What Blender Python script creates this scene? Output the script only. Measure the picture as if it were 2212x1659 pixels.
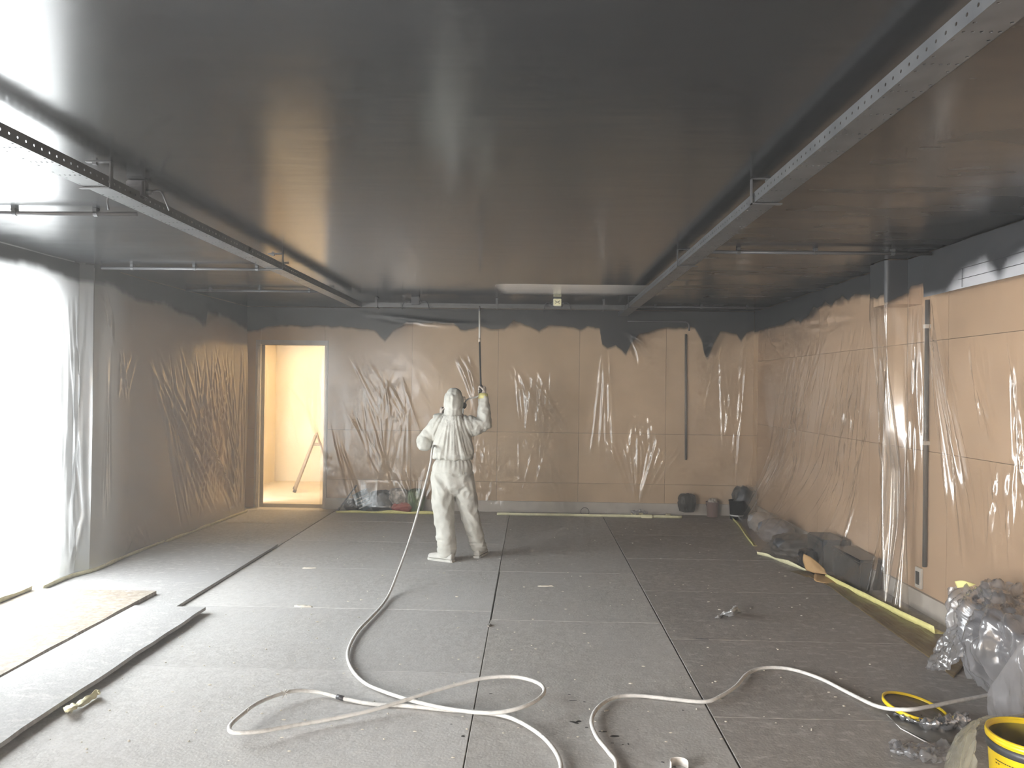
import bpy, bmesh, math, random
import numpy as np
from mathutils import Vector, Matrix, noise as mnoise
from mathutils.bvhtree import BVHTree
random.seed(7); RNG = np.random.default_rng(7)
scene = bpy.context.scene
COL = scene.collection
for o in list(bpy.data.objects): bpy.data.objects.remove(o)

# ------------------------------------------------------------------ camera
W_, H_, F_ = 2212, 1659, 1670.0
CX, CY, EYE = W_/2, H_/2, 1.70
R_ = np.array([0.99956739, 0.02633814, 0.01308945])
U_ = np.array([-0.01295982, -0.00508634, 0.99990308])
D_ = np.array([-0.02640217, 0.99964015, 0.0047428])
cam = bpy.data.cameras.new('camera'); camo = bpy.data.objects.new('camera', cam); COL.objects.link(camo)
cam.sensor_width = 36.0; cam.lens = F_/W_*36.0; cam.clip_start = .05; cam.clip_end = 200
camo.matrix_world = Matrix(((R_[0], U_[0], -D_[0], 0), (R_[1], U_[1], -D_[1], 0), (R_[2], U_[2], -D_[2], EYE), (0, 0, 0, 1)))
scene.camera = camo
# measured picture points -> real points on the room's planes
def ray(px, py): return D_ + (px-CX)/F_*R_ - (py-CY)/F_*U_
def onZ(px, py, z=0.0): d = ray(px, py); t = (z-EYE)/d[2]; return Vector((d[0]*t, d[1]*t, z))
def onY(px, py, y): d = ray(px, py); t = y/d[1]; return Vector((d[0]*t, y, EYE+d[2]*t))
def onX(px, py, x): d = ray(px, py); t = x/d[0]; return Vector((x, d[1]*t, EYE+d[2]*t))

# ------------------------------------------------------------------ light: overcast sky through the windows
world = bpy.data.worlds.new('sky'); scene.world = world; world.use_nodes = True
wn = world.node_tree; bg = wn.nodes['Background']
bg.inputs[0].default_value = (1.0, 0.985, 0.97, 1); bg.inputs[1].default_value = 40.0
EXPOSURE = 0.58
CORRIDOR_L = 7.0
HAZE = 0.016
vs = scene.view_settings
vs.view_transform = 'Standard'; vs.look = 'None'; vs.gamma = 1.0; vs.exposure = EXPOSURE; vs.use_curve_mapping = False
scene.cycles.max_bounces = 5; scene.cycles.diffuse_bounces = 2; scene.cycles.glossy_bounces = 2
scene.cycles.use_light_tree = False; scene.cycles.use_auto_tile = False; scene.cycles.time_limit = 950.0
scene.cycles.use_adaptive_sampling = True; scene.cycles.adaptive_threshold = 0.08; scene.cycles.adaptive_min_samples = 20
scene.cycles.transparent_max_bounces = 12; scene.cycles.transmission_bounces = 6; scene.cycles.volume_bounces = 0
scene.cycles.sample_clamp_indirect = 6.0; scene.cycles.caustics_reflective = False; scene.cycles.caustics_refractive = False

ZC = 2.75            # ceiling
XL, XR, YB, YF = -4.14, 3.08, 10.62, -3.2
WIN = [(4.1, 6.42), (-3.0, .2)]   # windows in the left wall (y ranges); second one unseen, added for fill light
WZ0, WZ1 = 0.06, 2.50
def portal(n, y0, y1):
    l = bpy.data.lights.new(n, 'AREA'); l.shape = 'RECTANGLE'; l.size = y1-y0; l.size_y = WZ1-WZ0
    l.cycles.is_portal = True
    o = bpy.data.objects.new(n, l); COL.objects.link(o)
    o.location = (XL-.10, (y0+y1)/2, (WZ0+WZ1)/2); o.rotation_euler = (math.pi/2, 0, -math.pi/2)
for k, (a, b) in enumerate(WIN): portal('window_daylight', a, b)

# ------------------------------------------------------------------ material helpers
def mat_new(n):
    m = bpy.data.materials.new(n); m.use_nodes = True
    nt = m.node_tree; nt.nodes.clear()
    return m, nt
def N(nt, t, **kw):
    n = nt.nodes.new(t)
    for k, v in kw.items():
        if k.startswith('i_'):
            key = k[2:]; key = int(key) if key.isdigit() else key.replace('_', ' ')
            n.inputs[key].default_value = v
        else: setattr(n, k, v)
    return n
def L(nt, a, b): nt.links.new(a, b)
def coords(nt, scale=(1, 1, 1), rot=(0, 0, 0), kind='Object'):
    tc = N(nt, 'ShaderNodeTexCoord'); mp = N(nt, 'ShaderNodeMapping')
    mp.inputs['Scale'].default_value = scale; mp.inputs['Rotation'].default_value = rot
    L(nt, tc.outputs[kind], mp.inputs[0]); return mp.outputs[0]
def rgba(c): return (c[0], c[1], c[2], 1)
def M(name, col, rough=.55, metal=0., col2=None, vscale=6., vamt=1., lo=.4, hi=.65, bump=0., bscale=40., bdist=.01, stretch=(1, 1, 1), spec=.5, rrand=0., coat=0., detail=2.5, r2=None):
    m, nt = mat_new(name)
    out = N(nt, 'ShaderNodeOutputMaterial'); p = N(nt, 'ShaderNodeBsdfPrincipled')
    p.inputs['Roughness'].default_value = rough; p.inputs['Metallic'].default_value = metal
    p.inputs['Specular IOR Level'].default_value = spec; p.inputs['Coat Weight'].default_value = coat
    L(nt, p.outputs[0], out.inputs[0])
    co = coords(nt, stretch)
    src = None
    if col2 is not None:
        nz = N(nt, 'ShaderNodeTexNoise'); nz.inputs['Scale'].default_value = vscale; nz.inputs['Detail'].default_value = detail
        L(nt, co, nz.inputs['Vector'])
        mr = N(nt, 'ShaderNodeMapRange'); mr.inputs[1].default_value = lo; mr.inputs[2].default_value = hi; mr.inputs[4].default_value = vamt
        L(nt, nz.outputs['Fac'], mr.inputs[0])
        mx = N(nt, 'ShaderNodeMix', data_type='RGBA'); mx.inputs[6].default_value = rgba(col); mx.inputs[7].default_value = rgba(col2)
        L(nt, mr.outputs[0], mx.inputs[0]); src = mx.outputs[2]
        if r2 is not None:
            m2 = N(nt, 'ShaderNodeMapRange'); m2.inputs[3].default_value = rough; m2.inputs[4].default_value = r2
            L(nt, mr.outputs[0], m2.inputs[0]); L(nt, m2.outputs[0], p.inputs['Roughness'])
    if rrand:
        oi = N(nt, 'ShaderNodeObjectInfo'); mr = N(nt, 'ShaderNodeMapRange'); mr.inputs[3].default_value = 1-rrand; mr.inputs[4].default_value = 1+rrand
        L(nt, oi.outputs['Random'], mr.inputs[0])
        hs = N(nt, 'ShaderNodeHueSaturation')
        if src is not None: L(nt, src, hs.inputs['Color'])
        else: hs.inputs['Color'].default_value = rgba(col)
        L(nt, mr.outputs[0], hs.inputs['Value']); src = hs.outputs[0]
    if src is not None: L(nt, src, p.inputs['Base Color'])
    else: p.inputs['Base Color'].default_value = rgba(col)
    if bump:
        nb = N(nt, 'ShaderNodeTexNoise'); nb.inputs['Scale'].default_value = bscale; nb.inputs['Detail'].default_value = 2
        L(nt, co, nb.inputs['Vector'])
        b = N(nt, 'ShaderNodeBump'); b.inputs['Strength'].default_value = bump; b.inputs['Distance'].default_value = bdist
        L(nt, nb.outputs['Fac'], b.inputs['Height']); L(nt, b.outputs[0], p.inputs['Normal'])
    return m

# ------------------------------------------------------------------ mesh helpers
def obj(name, verts=None, faces=None, mat=None, parent=None, smooth=False, bm=None, mesh=None):
    me = mesh
    if me is None:
        me = bpy.data.meshes.new(name)
        if bm is not None: bm.to_mesh(me); bm.free()
        else: me.from_pydata([tuple(v) for v in verts], [], [tuple(f) for f in faces])
        if mat is not None: me.materials.append(mat)
        if smooth: me.polygons.foreach_set('use_smooth', [True]*len(me.polygons))
        me.update()
    o = bpy.data.objects.new(name, me); COL.objects.link(o)
    if parent is not None: o.parent = parent
    return o
def tag(o, label=None, cat=None, group=None, kind=None):
    if label: o['label'] = label
    if cat: o['category'] = cat
    if group: o['group'] = group
    if kind: o['kind'] = kind
    return o
def thing(name, label, cat, loc=(0, 0, 0), group=None):
    o = bpy.data.objects.new(name, None); COL.objects.link(o); o.location = loc; o.empty_display_size = .1
    return tag(o, label, cat, group)
def put(o, parent):           # parent while keeping world-space vertices
    o.parent = parent; o.location = tuple(-v for v in parent.location); return o
def bm_box(bm, x0, x1, y0, y1, z0, z1):
    v = [bm.verts.new(p) for p in ((x0, y0, z0), (x1, y0, z0), (x1, y1, z0), (x0, y1, z0), (x0, y0, z1), (x1, y0, z1), (x1, y1, z1), (x0, y1, z1))]
    for f in ((0, 3, 2, 1), (4, 5, 6, 7), (0, 1, 5, 4), (1, 2, 6, 5), (2, 3, 7, 6), (3, 0, 4, 7)): bm.faces.new([v[i] for i in f])
def box(name, x0, x1, y0, y1, z0, z1, mat, parent=None, bevel=0.):
    bm = bmesh.new(); bm_box(bm, x0, x1, y0, y1, z0, z1)
    if bevel: bmesh.ops.bevel(bm, geom=bm.edges[:], offset=bevel, segments=2, affect='EDGES')
    return obj(name, bm=bm, mat=mat, parent=parent)
def frames(pts):
    pts = [Vector(p) for p in pts]; n = len(pts); T = []
    for i in range(n):
        a = pts[max(i-1, 0)]; b = pts[min(i+1, n-1)]; T.append((b-a).normalized())
    ref = Vector((0, 0, 1)) if abs(T[0].z) < .9 else Vector((0, 1, 0))
    u = (ref - T[0]*ref.dot(T[0])).normalized(); out = []
    for i in range(n):
        u = (u - T[i]*u.dot(T[i])).normalized(); out.append((T[i], u, T[i].cross(u)))
    return pts, out
def bm_tube(bm, pts, rad, seg=10, cap=True, sy=None, roundcap=False):
    """tube through pts; rad scalar/list; sy: world-Y flattening list"""
    n0 = len(pts)
    if not hasattr(rad, '__len__'): rad = [rad]*n0
    pts = [Vector(p) for p in pts]; rad = list(rad); sy = list(sy) if sy is not None else [1.]*n0
    if roundcap:
        t0 = (pts[0]-pts[1]).normalized(); t1 = (pts[-1]-pts[-2]).normalized()
        P = []; Rr = []; S = []
        for k in (90, 60, 30):
            a = math.radians(k); P.append(pts[0]+t0*rad[0]*math.sin(a)*.98); Rr.append(max(rad[0]*math.cos(a), rad[0]*.05)); S.append(sy[0])
        P += pts; Rr += rad; S += sy
        for k in (30, 60, 90):
            a = math.radians(k); P.append(pts[-1]+t1*rad[-1]*math.sin(a)*.98); Rr.append(max(rad[-1]*math.cos(a), rad[-1]*.05)); S.append(sy[-1])
        pts, rad, sy = P, Rr, S
    pts, fr = frames(pts); rings = []
    for p, (t, u, w), r, f in zip(pts, fr, rad, sy):
        ring = []
        for k in range(seg):
            a = 2*math.pi*k/seg; d = u*math.cos(a)*r + w*math.sin(a)*r; d.y *= f
            ring.append(bm.verts.new(p+d))
        rings.append(ring)
    for a, b in zip(rings, rings[1:]):
        for k in range(seg): bm.faces.new((a[k], a[(k+1) % seg], b[(k+1) % seg], b[k]))
    if cap:
        bm.faces.new(list(reversed(rings[0]))); bm.faces.new(rings[-1])
def tube(name, pts, rad, mat, parent=None, seg=10, roundcap=False, smooth=True):
    bm = bmesh.new(); bm_tube(bm, pts, rad, seg, roundcap=roundcap)
    bmesh.ops.recalc_face_normals(bm, faces=bm.faces[:])
    return obj(name, bm=bm, mat=mat, parent=parent, smooth=smooth)
def bm_ball(bm, c, r, seg=14):
    c = Vector(c); r = r if hasattr(r, '__len__') else (r, r, r)
    g = bmesh.ops.create_uvsphere(bm, u_segments=seg, v_segments=seg//2+2, radius=1.0)
    for v in g['verts']: v.co = Vector((v.co.x*r[0], v.co.y*r[1], v.co.z*r[2])) + c
def lathe(name, prof, mat, parent=None, seg=32, loc=(0, 0, 0), smooth=True, rot=None):
    bm = bmesh.new(); rings = []
    for r, z in prof:
        rings.append([bm.verts.new((max(r, 1e-4)*math.cos(2*math.pi*k/seg), max(r, 1e-4)*math.sin(2*math.pi*k/seg), z)) for k in range(seg)])
    for a, b in zip(rings, rings[1:]):
        for k in range(seg): bm.faces.new((a[k], a[(k+1) % seg], b[(k+1) % seg], b[k]))
    bmesh.ops.remove_doubles(bm, verts=bm.verts[:], dist=1e-3)
    bmesh.ops.recalc_face_normals(bm, faces=bm.faces[:])
    if rot is not None: bmesh.ops.transform(bm, matrix=rot, verts=bm.verts[:])
    bmesh.ops.translate(bm, vec=Vector(loc), verts=bm.verts[:])
    return obj(name, bm=bm, mat=mat, parent=parent, smooth=smooth)
def catmull(pts, n=8):
    P = [Vector(p) for p in pts]; P = [P[0]*2-P[1]]+P+[P[-1]*2-P[-2]]; out = []
    for i in range(1, len(P)-2):
        for k in range(n):
            t = k/n; a, b, c, d = P[i-1:i+3]
            out.append(.5*((2*b)+(c-a)*t+(2*a-5*b+4*c-d)*t*t+(3*b-a-3*c+d)*t**3))
    out.append(P[-2]); return out
# 2-D value noise (numpy)
_LAT = RNG.random((256, 256))
def vnoise(x, y, off=0):
    x = np.asarray(x, float)+off*17.3; y = np.asarray(y, float)+off*7.7
    xi = np.floor(x).astype(int); yi = np.floor(y).astype(int); fx = x-xi; fy = y-yi
    fx = fx*fx*(3-2*fx); fy = fy*fy*(3-2*fy)
    g = lambda i, j: _LAT[i % 256, j % 256]
    return (g(xi, yi)*(1-fx)+g(xi+1, yi)*fx)*(1-fy)+(g(xi, yi+1)*(1-fx)+g(xi+1, yi+1)*fx)*fy
def fbm(x, y, off=0, oct=3):
    s = 0; a = 1; t = 0
    for k in range(oct): s = s+a*vnoise(x*2**k, y*2**k, off+k*3); t += a; a *= .5
    return s/t

# ------------------------------------------------------------------ materials
def film_material(name, tint=(.93, .9, .86), body=.30, gloss=.55, rough=.16, scat=(.85, .83, .8), mix_tl=.5, bscale=9., bump=0., paintcol=(.035, .037, .04)):
    """clear polythene: mostly transparent, milky, shiny; vertices with paint = 1 carry opaque dark overspray"""
    m, nt = mat_new(name); out = N(nt, 'ShaderNodeOutputMaterial')
    bp = None
    if bump:
        co = coords(nt, (2.2, 2.2, .35))
        nz = N(nt, 'ShaderNodeTexNoise'); nz.inputs['Scale'].default_value = bscale; nz.inputs['Detail'].default_value = 2; L(nt, co, nz.inputs['Vector'])
        bp = N(nt, 'ShaderNodeBump'); bp.inputs['Strength'].default_value = bump; bp.inputs['Distance'].default_value = .012; L(nt, nz.outputs['Fac'], bp.inputs['Height'])
    tr = N(nt, 'ShaderNodeBsdfTransparent'); tr.inputs[0].default_value = rgba(tint)
    df = N(nt, 'ShaderNodeBsdfDiffuse'); df.inputs[0].default_value = rgba(scat)
    tl = N(nt, 'ShaderNodeBsdfTranslucent'); tl.inputs[0].default_value = rgba(scat)
    for s in (df, tl) if bp else (): L(nt, bp.outputs[0], s.inputs['Normal'])
    m1 = N(nt, 'ShaderNodeMixShader'); m1.inputs[0].default_value = mix_tl; L(nt, df.outputs[0], m1.inputs[1]); L(nt, tl.outputs[0], m1.inputs[2])
    m2 = N(nt, 'ShaderNodeMixShader'); L(nt, tr.outputs[0], m2.inputs[1]); L(nt, m1.outputs[0], m2.inputs[2])
    m2.inputs[0].default_value = body
    gl = N(nt, 'ShaderNodeBsdfGlossy'); gl.inputs['Roughness'].default_value = rough; gl.inputs[0].default_value = (1, 1, 1, 1)
    if bp: L(nt, bp.outputs[0], gl.inputs['Normal'])
    lw = N(nt, 'ShaderNodeLayerWeight'); lw.inputs[0].default_value = .5
    if bump: L(nt, bp.outputs[0], lw.inputs['Normal'])
    pw = N(nt, 'ShaderNodeMath', operation='POWER'); pw.inputs[1].default_value = 4.; L(nt, lw.outputs['Facing'], pw.inputs[0])
    mm = N(nt, 'ShaderNodeMath', operation='MULTIPLY_ADD'); mm.inputs[1].default_value = gloss; mm.inputs[2].default_value = gloss*.13; mm.use_clamp = True; L(nt, pw.outputs[0], mm.inputs[0])
    m3 = N(nt, 'ShaderNodeMixShader'); L(nt, mm.outputs[0], m3.inputs[0]); L(nt, m2.outputs[0], m3.inputs[1]); L(nt, gl.outputs[0], m3.inputs[2])
    at = N(nt, 'ShaderNodeAttribute', attribute_name='paint')
    pp = N(nt, 'ShaderNodeBsdfPrincipled'); pp.inputs['Base Color'].default_value = rgba(paintcol); pp.inputs['Roughness'].default_value = .42
    m4 = N(nt, 'ShaderNodeMixShader'); L(nt, at.outputs['Fac'], m4.inputs[0]); L(nt, m3.outputs[0], m4.inputs[1]); L(nt, pp.outputs[0], m4.inputs[2])
    L(nt, m4.outputs[0], out.inputs[0]); return m
MF_wall = film_material('film_clear', body=.09, gloss=.42, rough=.2)
MF_right = film_material('film_clear_side', body=.09, gloss=.72, rough=.16)
MF_left = film_material('film_clear_left', body=.46, gloss=.6, rough=.2, scat=(.88, .84, .79))
MF_win = film_material('film_window', body=.66, gloss=.5, rough=.18, tint=(.58, .605, .63), scat=(.70, .72, .74), mix_tl=.54)
MF_door = film_material('film_door', body=.20, gloss=.5, rough=.2, mix_tl=.7)
MF_pile = film_material('film_crumpled', body=.40, gloss=.7, rough=.2, scat=(.60, .60, .62), tint=(.80, .80, .82), bump=.25, bscale=9)

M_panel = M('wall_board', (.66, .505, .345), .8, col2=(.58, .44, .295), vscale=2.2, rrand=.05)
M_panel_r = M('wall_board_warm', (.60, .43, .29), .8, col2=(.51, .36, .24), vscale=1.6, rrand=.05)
M_conc = M('grey_masonry', (.30, .285, .265), .85, col2=(.24, .225, .21), vscale=3, bump=.2, bscale=50)
M_white = M('white_plaster', (.72, .70, .66), .7, col2=(.62, .60, .57), vscale=4)
M_base = M('pale_base_strip', (.62, .60, .57), .7, col2=(.52, .5, .48), vscale=5)
M_gap = M('joint_shadow_board', (.05, .045, .04), .9)
M_tray = M('dark_sprayed_steel', (.055, .058, .062), .42, metal=.0, col2=(.075, .078, .082), vscale=8, spec=.6)
M_pvc = M('grey_conduit', (.09, .09, .095), .4, spec=.5)
M_frame = M('window_frame_white', (.75, .74, .72), .4)
M_tapey = M('yellow_masking_tape', (.80, .74, .30), .6, col2=(.72, .66, .27), vscale=25, bump=.3, bscale=60)
M_tapep = M('pale_masking_tape', (.80, .76, .50), .6, col2=(.7, .66, .42), vscale=20)
M_hose = M('overspray_white_hose', (.74, .73, .70), .6, col2=(.60, .59, .57), vscale=30, lo=.5, hi=.7, bump=.5, bscale=160, bdist=.004)
M_black = M('black_plastic', (.018, .018, .02), .35, bump=.3, bscale=20)
M_dark = M('dark_grey_plastic', (.05, .05, .055), .45)

def floor_material(name, a, b, dust, fl=38.):
    m, nt = mat_new(name); out = N(nt, 'ShaderNodeOutputMaterial'); p = N(nt, 'ShaderNodeBsdfPrincipled'); L(nt, p.outputs[0], out.inputs[0])
    p.inputs['Roughness'].default_value = .72; p.inputs['Specular IOR Level'].default_value = .35
    oi = N(nt, 'ShaderNodeObjectInfo'); co = coords(nt, (1, 1, 1))
    off = N(nt, 'ShaderNodeVectorMath', operation='ADD'); L(nt, co, off.inputs[0]); L(nt, oi.outputs['Location'], off.inputs[1])
    v = off.outputs[0]
    big = N(nt, 'ShaderNodeTexNoise', i_Scale=1.1, i_Detail=3.); L(nt, v, big.inputs['Vector'])
    dis = N(nt, 'ShaderNodeTexNoise', i_Scale=2.3, i_Detail=0.); L(nt, v, dis.inputs['Vector'])
    sc = N(nt, 'ShaderNodeVectorMath', operation='SCALE'); sc.inputs['Scale'].default_value = .10; L(nt, dis.outputs['Color'], sc.inputs[0])
    ad = N(nt, 'ShaderNodeVectorMath', operation='ADD'); L(nt, v, ad.inputs[0]); L(nt, sc.outputs[0], ad.inputs[1])
    mp = N(nt, 'ShaderNodeMapping'); mp.inputs['Scale'].default_value = (1, 1.5, 1); mp.inputs['Rotation'].default_value = (0, 0, .9); L(nt, ad.outputs[0], mp.inputs[0])
    vo = N(nt, 'ShaderNodeTexVoronoi', i_Scale=fl*1.3); L(nt, mp.outputs[0], vo.inputs['Vector'])
    mp2 = N(nt, 'ShaderNodeMapping'); mp2.inputs['Scale'].default_value = (1.8, 1, 1); mp2.inputs['Rotation'].default_value = (0, 0, .5); L(nt, ad.outputs[0], mp2.inputs[0])
    vo2 = N(nt, 'ShaderNodeTexVoronoi', i_Scale=fl*.65); L(nt, mp2.outputs[0], vo2.inputs['Vector'])
    bw = N(nt, 'ShaderNodeRGBToBW'); L(nt, vo.outputs['Color'], bw.inputs[0]); bw2 = N(nt, 'ShaderNodeRGBToBW'); L(nt, vo2.outputs['Color'], bw2.inputs[0])
    av = N(nt, 'ShaderNodeMath', operation='ADD'); L(nt, bw.outputs[0], av.inputs[0]); L(nt, bw2.outputs[0], av.inputs[1])
    mr = N(nt, 'ShaderNodeMapRange'); mr.inputs[1].default_value = .5; mr.inputs[2].default_value = 1.5; L(nt, av.outputs[0], mr.inputs[0])
    mx = N(nt, 'ShaderNodeMix', data_type='RGBA'); mx.inputs[6].default_value = rgba(a); mx.inputs[7].default_value = rgba(b); L(nt, mr.outputs[0], mx.inputs[0])
    # overspray dust in soft patches and streaky scuffs
    mr2 = N(nt, 'ShaderNodeMapRange'); mr2.inputs[1].default_value = .38; mr2.inputs[2].default_value = .68; mr2.inputs[3].default_value = dust[3]; mr2.inputs[4].default_value = dust[4]; L(nt, big.outputs['Fac'], mr2.inputs[0])
    mx2 = N(nt, 'ShaderNodeMix', data_type='RGBA'); mx2.inputs[7].default_value = rgba(dust[:3]); L(nt, mr2.outputs[0], mx2.inputs[0]); L(nt, mx.outputs[2], mx2.inputs[6])
    mp3 = N(nt, 'ShaderNodeMapping'); mp3.inputs['Scale'].default_value = (2., 3.5, 1); mp3.inputs['Rotation'].default_value = (0, 0, .75); L(nt, ad.outputs[0], mp3.inputs[0])
    sn = N(nt, 'ShaderNodeTexNoise', i_Scale=7., i_Detail=3.); L(nt, mp3.outputs[0], sn.inputs['Vector'])
    mr3 = N(nt, 'ShaderNodeMapRange'); mr3.inputs[1].default_value = .55; mr3.inputs[2].default_value = .68; mr3.inputs[4].default_value = .4; L(nt, sn.outputs['Fac'], mr3.inputs[0])
    mx3 = N(nt, 'ShaderNodeMix', data_type='RGBA'); mx3.inputs[7].default_value = rgba((.62, .60, .57)); L(nt, mr3.outputs[0], mx3.inputs[0]); L(nt, mx2.outputs[2], mx3.inputs[6])
    hs = N(nt, 'ShaderNodeHueSaturation'); mr4 = N(nt, 'ShaderNodeMapRange'); mr4.inputs[3].default_value = .93; mr4.inputs[4].default_value = 1.07; L(nt, oi.outputs['Random'], mr4.inputs[0])
    L(nt, mr4.outputs[0], hs.inputs['Value']); L(nt, mx3.outputs[2], hs.inputs['Color']); L(nt, hs.outputs[0], p.inputs['Base Color'])
    fine = N(nt, 'ShaderNodeTexNoise', i_Scale=70., i_Detail=2.); L(nt, v, fine.inputs['Vector'])
    bp = N(nt, 'ShaderNodeBump'); bp.inputs['Strength'].default_value = .35; bp.inputs['Distance'].default_value = .004; L(nt, fine.outputs['Fac'], bp.inputs['Height']); L(nt, bp.outputs[0], p.inputs['Normal'])
    return m
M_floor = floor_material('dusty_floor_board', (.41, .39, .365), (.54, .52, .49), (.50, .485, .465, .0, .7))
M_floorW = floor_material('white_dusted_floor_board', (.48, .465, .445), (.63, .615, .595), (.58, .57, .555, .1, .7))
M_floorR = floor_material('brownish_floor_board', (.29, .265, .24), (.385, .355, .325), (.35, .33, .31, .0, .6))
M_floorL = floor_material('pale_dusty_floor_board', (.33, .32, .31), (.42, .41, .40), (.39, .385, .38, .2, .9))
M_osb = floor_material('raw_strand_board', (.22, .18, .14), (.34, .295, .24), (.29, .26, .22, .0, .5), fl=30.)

def ceiling_material():
    m, nt = mat_new('fresh_black_ceiling_paint'); out = N(nt, 'ShaderNodeOutputMaterial'); p = N(nt, 'ShaderNodeBsdfPrincipled'); L(nt, p.outputs[0], out.inputs[0])
    p.inputs['Specular IOR Level'].default_value = .36
    co = coords(nt)
    # roller/spray passes: dry matt patches towards the right-hand bay, wet gloss in the middle
    mp = N(nt, 'ShaderNodeMapping'); mp.inputs['Scale'].default_value = (.8, 2.6, 1); L(nt, co, mp.inputs[0])
    n1 = N(nt, 'ShaderNodeTexNoise', i_Scale=1.3, i_Detail=3.); L(nt, mp.outputs[0], n1.inputs['Vector'])
    sx = N(nt, 'ShaderNodeSeparateXYZ'); L(nt, co, sx.inputs[0])
    bay = N(nt, 'ShaderNodeMapRange'); bay.inputs[1].default_value = 1.0; bay.inputs[2].default_value = 1.3; L(nt, sx.outputs[0], bay.inputs[0])
    bayl = N(nt, 'ShaderNodeMapRange'); bayl.inputs[1].default_value = -2.0; bayl.inputs[2].default_value = -2.4; bayl.inputs[4].default_value = .6; L(nt, sx.outputs[0], bayl.inputs[0])
    mxb = N(nt, 'ShaderNodeMath', operation='MAXIMUM'); L(nt, bay.outputs[0], mxb.inputs[0]); L(nt, bayl.outputs[0], mxb.inputs[1])
    mr = N(nt, 'ShaderNodeMapRange'); mr.inputs[1].default_value = .40; mr.inputs[2].default_value = .62; L(nt, n1.outputs['Fac'], mr.inputs[0])
    mu = N(nt, 'ShaderNodeMath', operation='MULTIPLY'); L(nt, mr.outputs[0], mu.inputs[0]); L(nt, mxb.outputs[0], mu.inputs[1])
    rr = N(nt, 'ShaderNodeMapRange'); rr.inputs[3].default_value = .17; rr.inputs[4].default_value = .30; L(nt, mu.outputs[0], rr.inputs[0]); L(nt, rr.outputs[0], p.inputs['Roughness'])
    mx = N(nt, 'ShaderNodeMix', data_type='RGBA'); mx.inputs[6].default_value = (.022, .024, .026, 1); mx.inputs[7].default_value = (.032, .034, .036, 1); L(nt, n1.outputs['Fac'], mx.inputs[0])
    # bare white slab still to be sprayed (x -0.35..1.15, y 7.8..8.8)
    n3 = n1
    def band(sock, lo, hi, s0, s1, amp):
        w = N(nt, 'ShaderNodeMath', operation='MULTIPLY_ADD'); w.inputs[1].default_value = amp; L(nt, n3.outputs['Fac'], w.inputs[0]); L(nt, sock, w.inputs[2])
        a = N(nt, 'ShaderNodeMapRange'); a.inputs[1].default_value = lo-s0; a.inputs[2].default_value = lo+s0; L(nt, w.outputs[0], a.inputs[0])
        b = N(nt, 'ShaderNodeMapRange'); b.inputs[1].default_value = hi+s1; b.inputs[2].default_value = hi-s1; L(nt, w.outputs[0], b.inputs[0])
        c = N(nt, 'ShaderNodeMath', operation='MULTIPLY'); L(nt, a.outputs[0], c.inputs[0]); L(nt, b.outputs[0], c.inputs[1]); return c.outputs[0]
    bx = band(sx.outputs[0], -.25, 1.25, .06, .35, .2); by = band(sx.outputs[1], 7.86, 8.66, .02, .14, .1)
    bb = N(nt, 'ShaderNodeMath', operation='MULTIPLY'); L(nt, bx, bb.inputs[0]); L(nt, by, bb.inputs[1])
    b2 = N(nt, 'ShaderNodeMath', operation='MULTIPLY'); b2.inputs[1].default_value = 1.0; L(nt, bb.outputs[0], b2.inputs[0])
    mx2 = N(nt, 'ShaderNodeMix', data_type='RGBA'); mx2.inputs[7].default_value = (.82, .79, .75, 1); L(nt, mx.outputs[2], mx2.inputs[6]); L(nt, b2.outputs[0], mx2.inputs[0]); L(nt, mx2.outputs[2], p.inputs['Base Color'])
    # orange-peel and trowel waviness
    mpw = N(nt, 'ShaderNodeMapping'); mpw.inputs['Scale'].default_value = (.5, 2., 1); L(nt, co, mpw.inputs[0])
    nw = N(nt, 'ShaderNodeTexNoise', i_Scale=3., i_Detail=2.); L(nt, mpw.outputs[0], nw.inputs['Vector'])
    b3 = N(nt, 'ShaderNodeBump'); b3.inputs['Strength'].default_value = .08; b3.inputs['Distance'].default_value = .02; L(nt, nw.outputs['Fac'], b3.inputs['Height'])
    L(nt, b3.outputs[0], p.inputs['Normal']); return m
M_ceil = ceiling_material()

# ================================================================== STRUCTURE
def S(o, label=None, cat=None): return tag(o, label, cat, kind='structure')
ceiling = S(box('ceiling', XL-.3, XR+.3, YF-.3, YB+.3, ZC, ZC+.25, M_ceil), 'freshly sprayed glossy black ceiling', 'ceiling')
floor = S(box('floor', XL-.3, XR+.3, YF-.3, YB+.3, -.2, -.021, M('subfloor', (.20, .18, .155), .9)), 'floor covered with dusty grey boards', 'floor')
def board(x0, x1, y0, y1, top=0.0, mat=M_floor, th=.020, g=.002, skew=0.):
    bm = bmesh.new(); cx, cy = (x0+x1)/2, (y0+y1)/2
    bm_box(bm, x0+g-cx, x1-g-cx, y0+g-cy, y1-g-cy, -th, 0)
    bmesh.ops.bevel(bm, geom=[e for e in bm.edges if all(abs(v.co.z) < 1e-6 for v in e.verts)], offset=.002, segments=1, affect='EDGES')
    o = obj('board', bm=bm, mat=mat, parent=floor); o.location = (cx, cy, top); o.rotation_euler = (0, 0, skew); return o
XA, XM, XN = -2.65, -.285, .958
def column(x0, x1, joints, mat=M_floor, gapl=.002, gapr=.002):
    for a, b in zip(joints, joints[1:]):
        board(x0+gapl, x1-gapr, a, b, mat=mat, skew=random.uniform(-.0006, .0006), top=random.uniform(-.0008, .0008))
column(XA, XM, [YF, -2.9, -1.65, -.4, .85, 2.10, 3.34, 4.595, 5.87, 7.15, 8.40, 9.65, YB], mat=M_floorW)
for a, b, g in [(YF, .42, .0), (.42, 2.92, .0), (2.92, 5.66, .0), (5.66, 7.15, .007), (7.15, YB, .001)]: board(XM+g, XN-.002, a, b)
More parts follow.
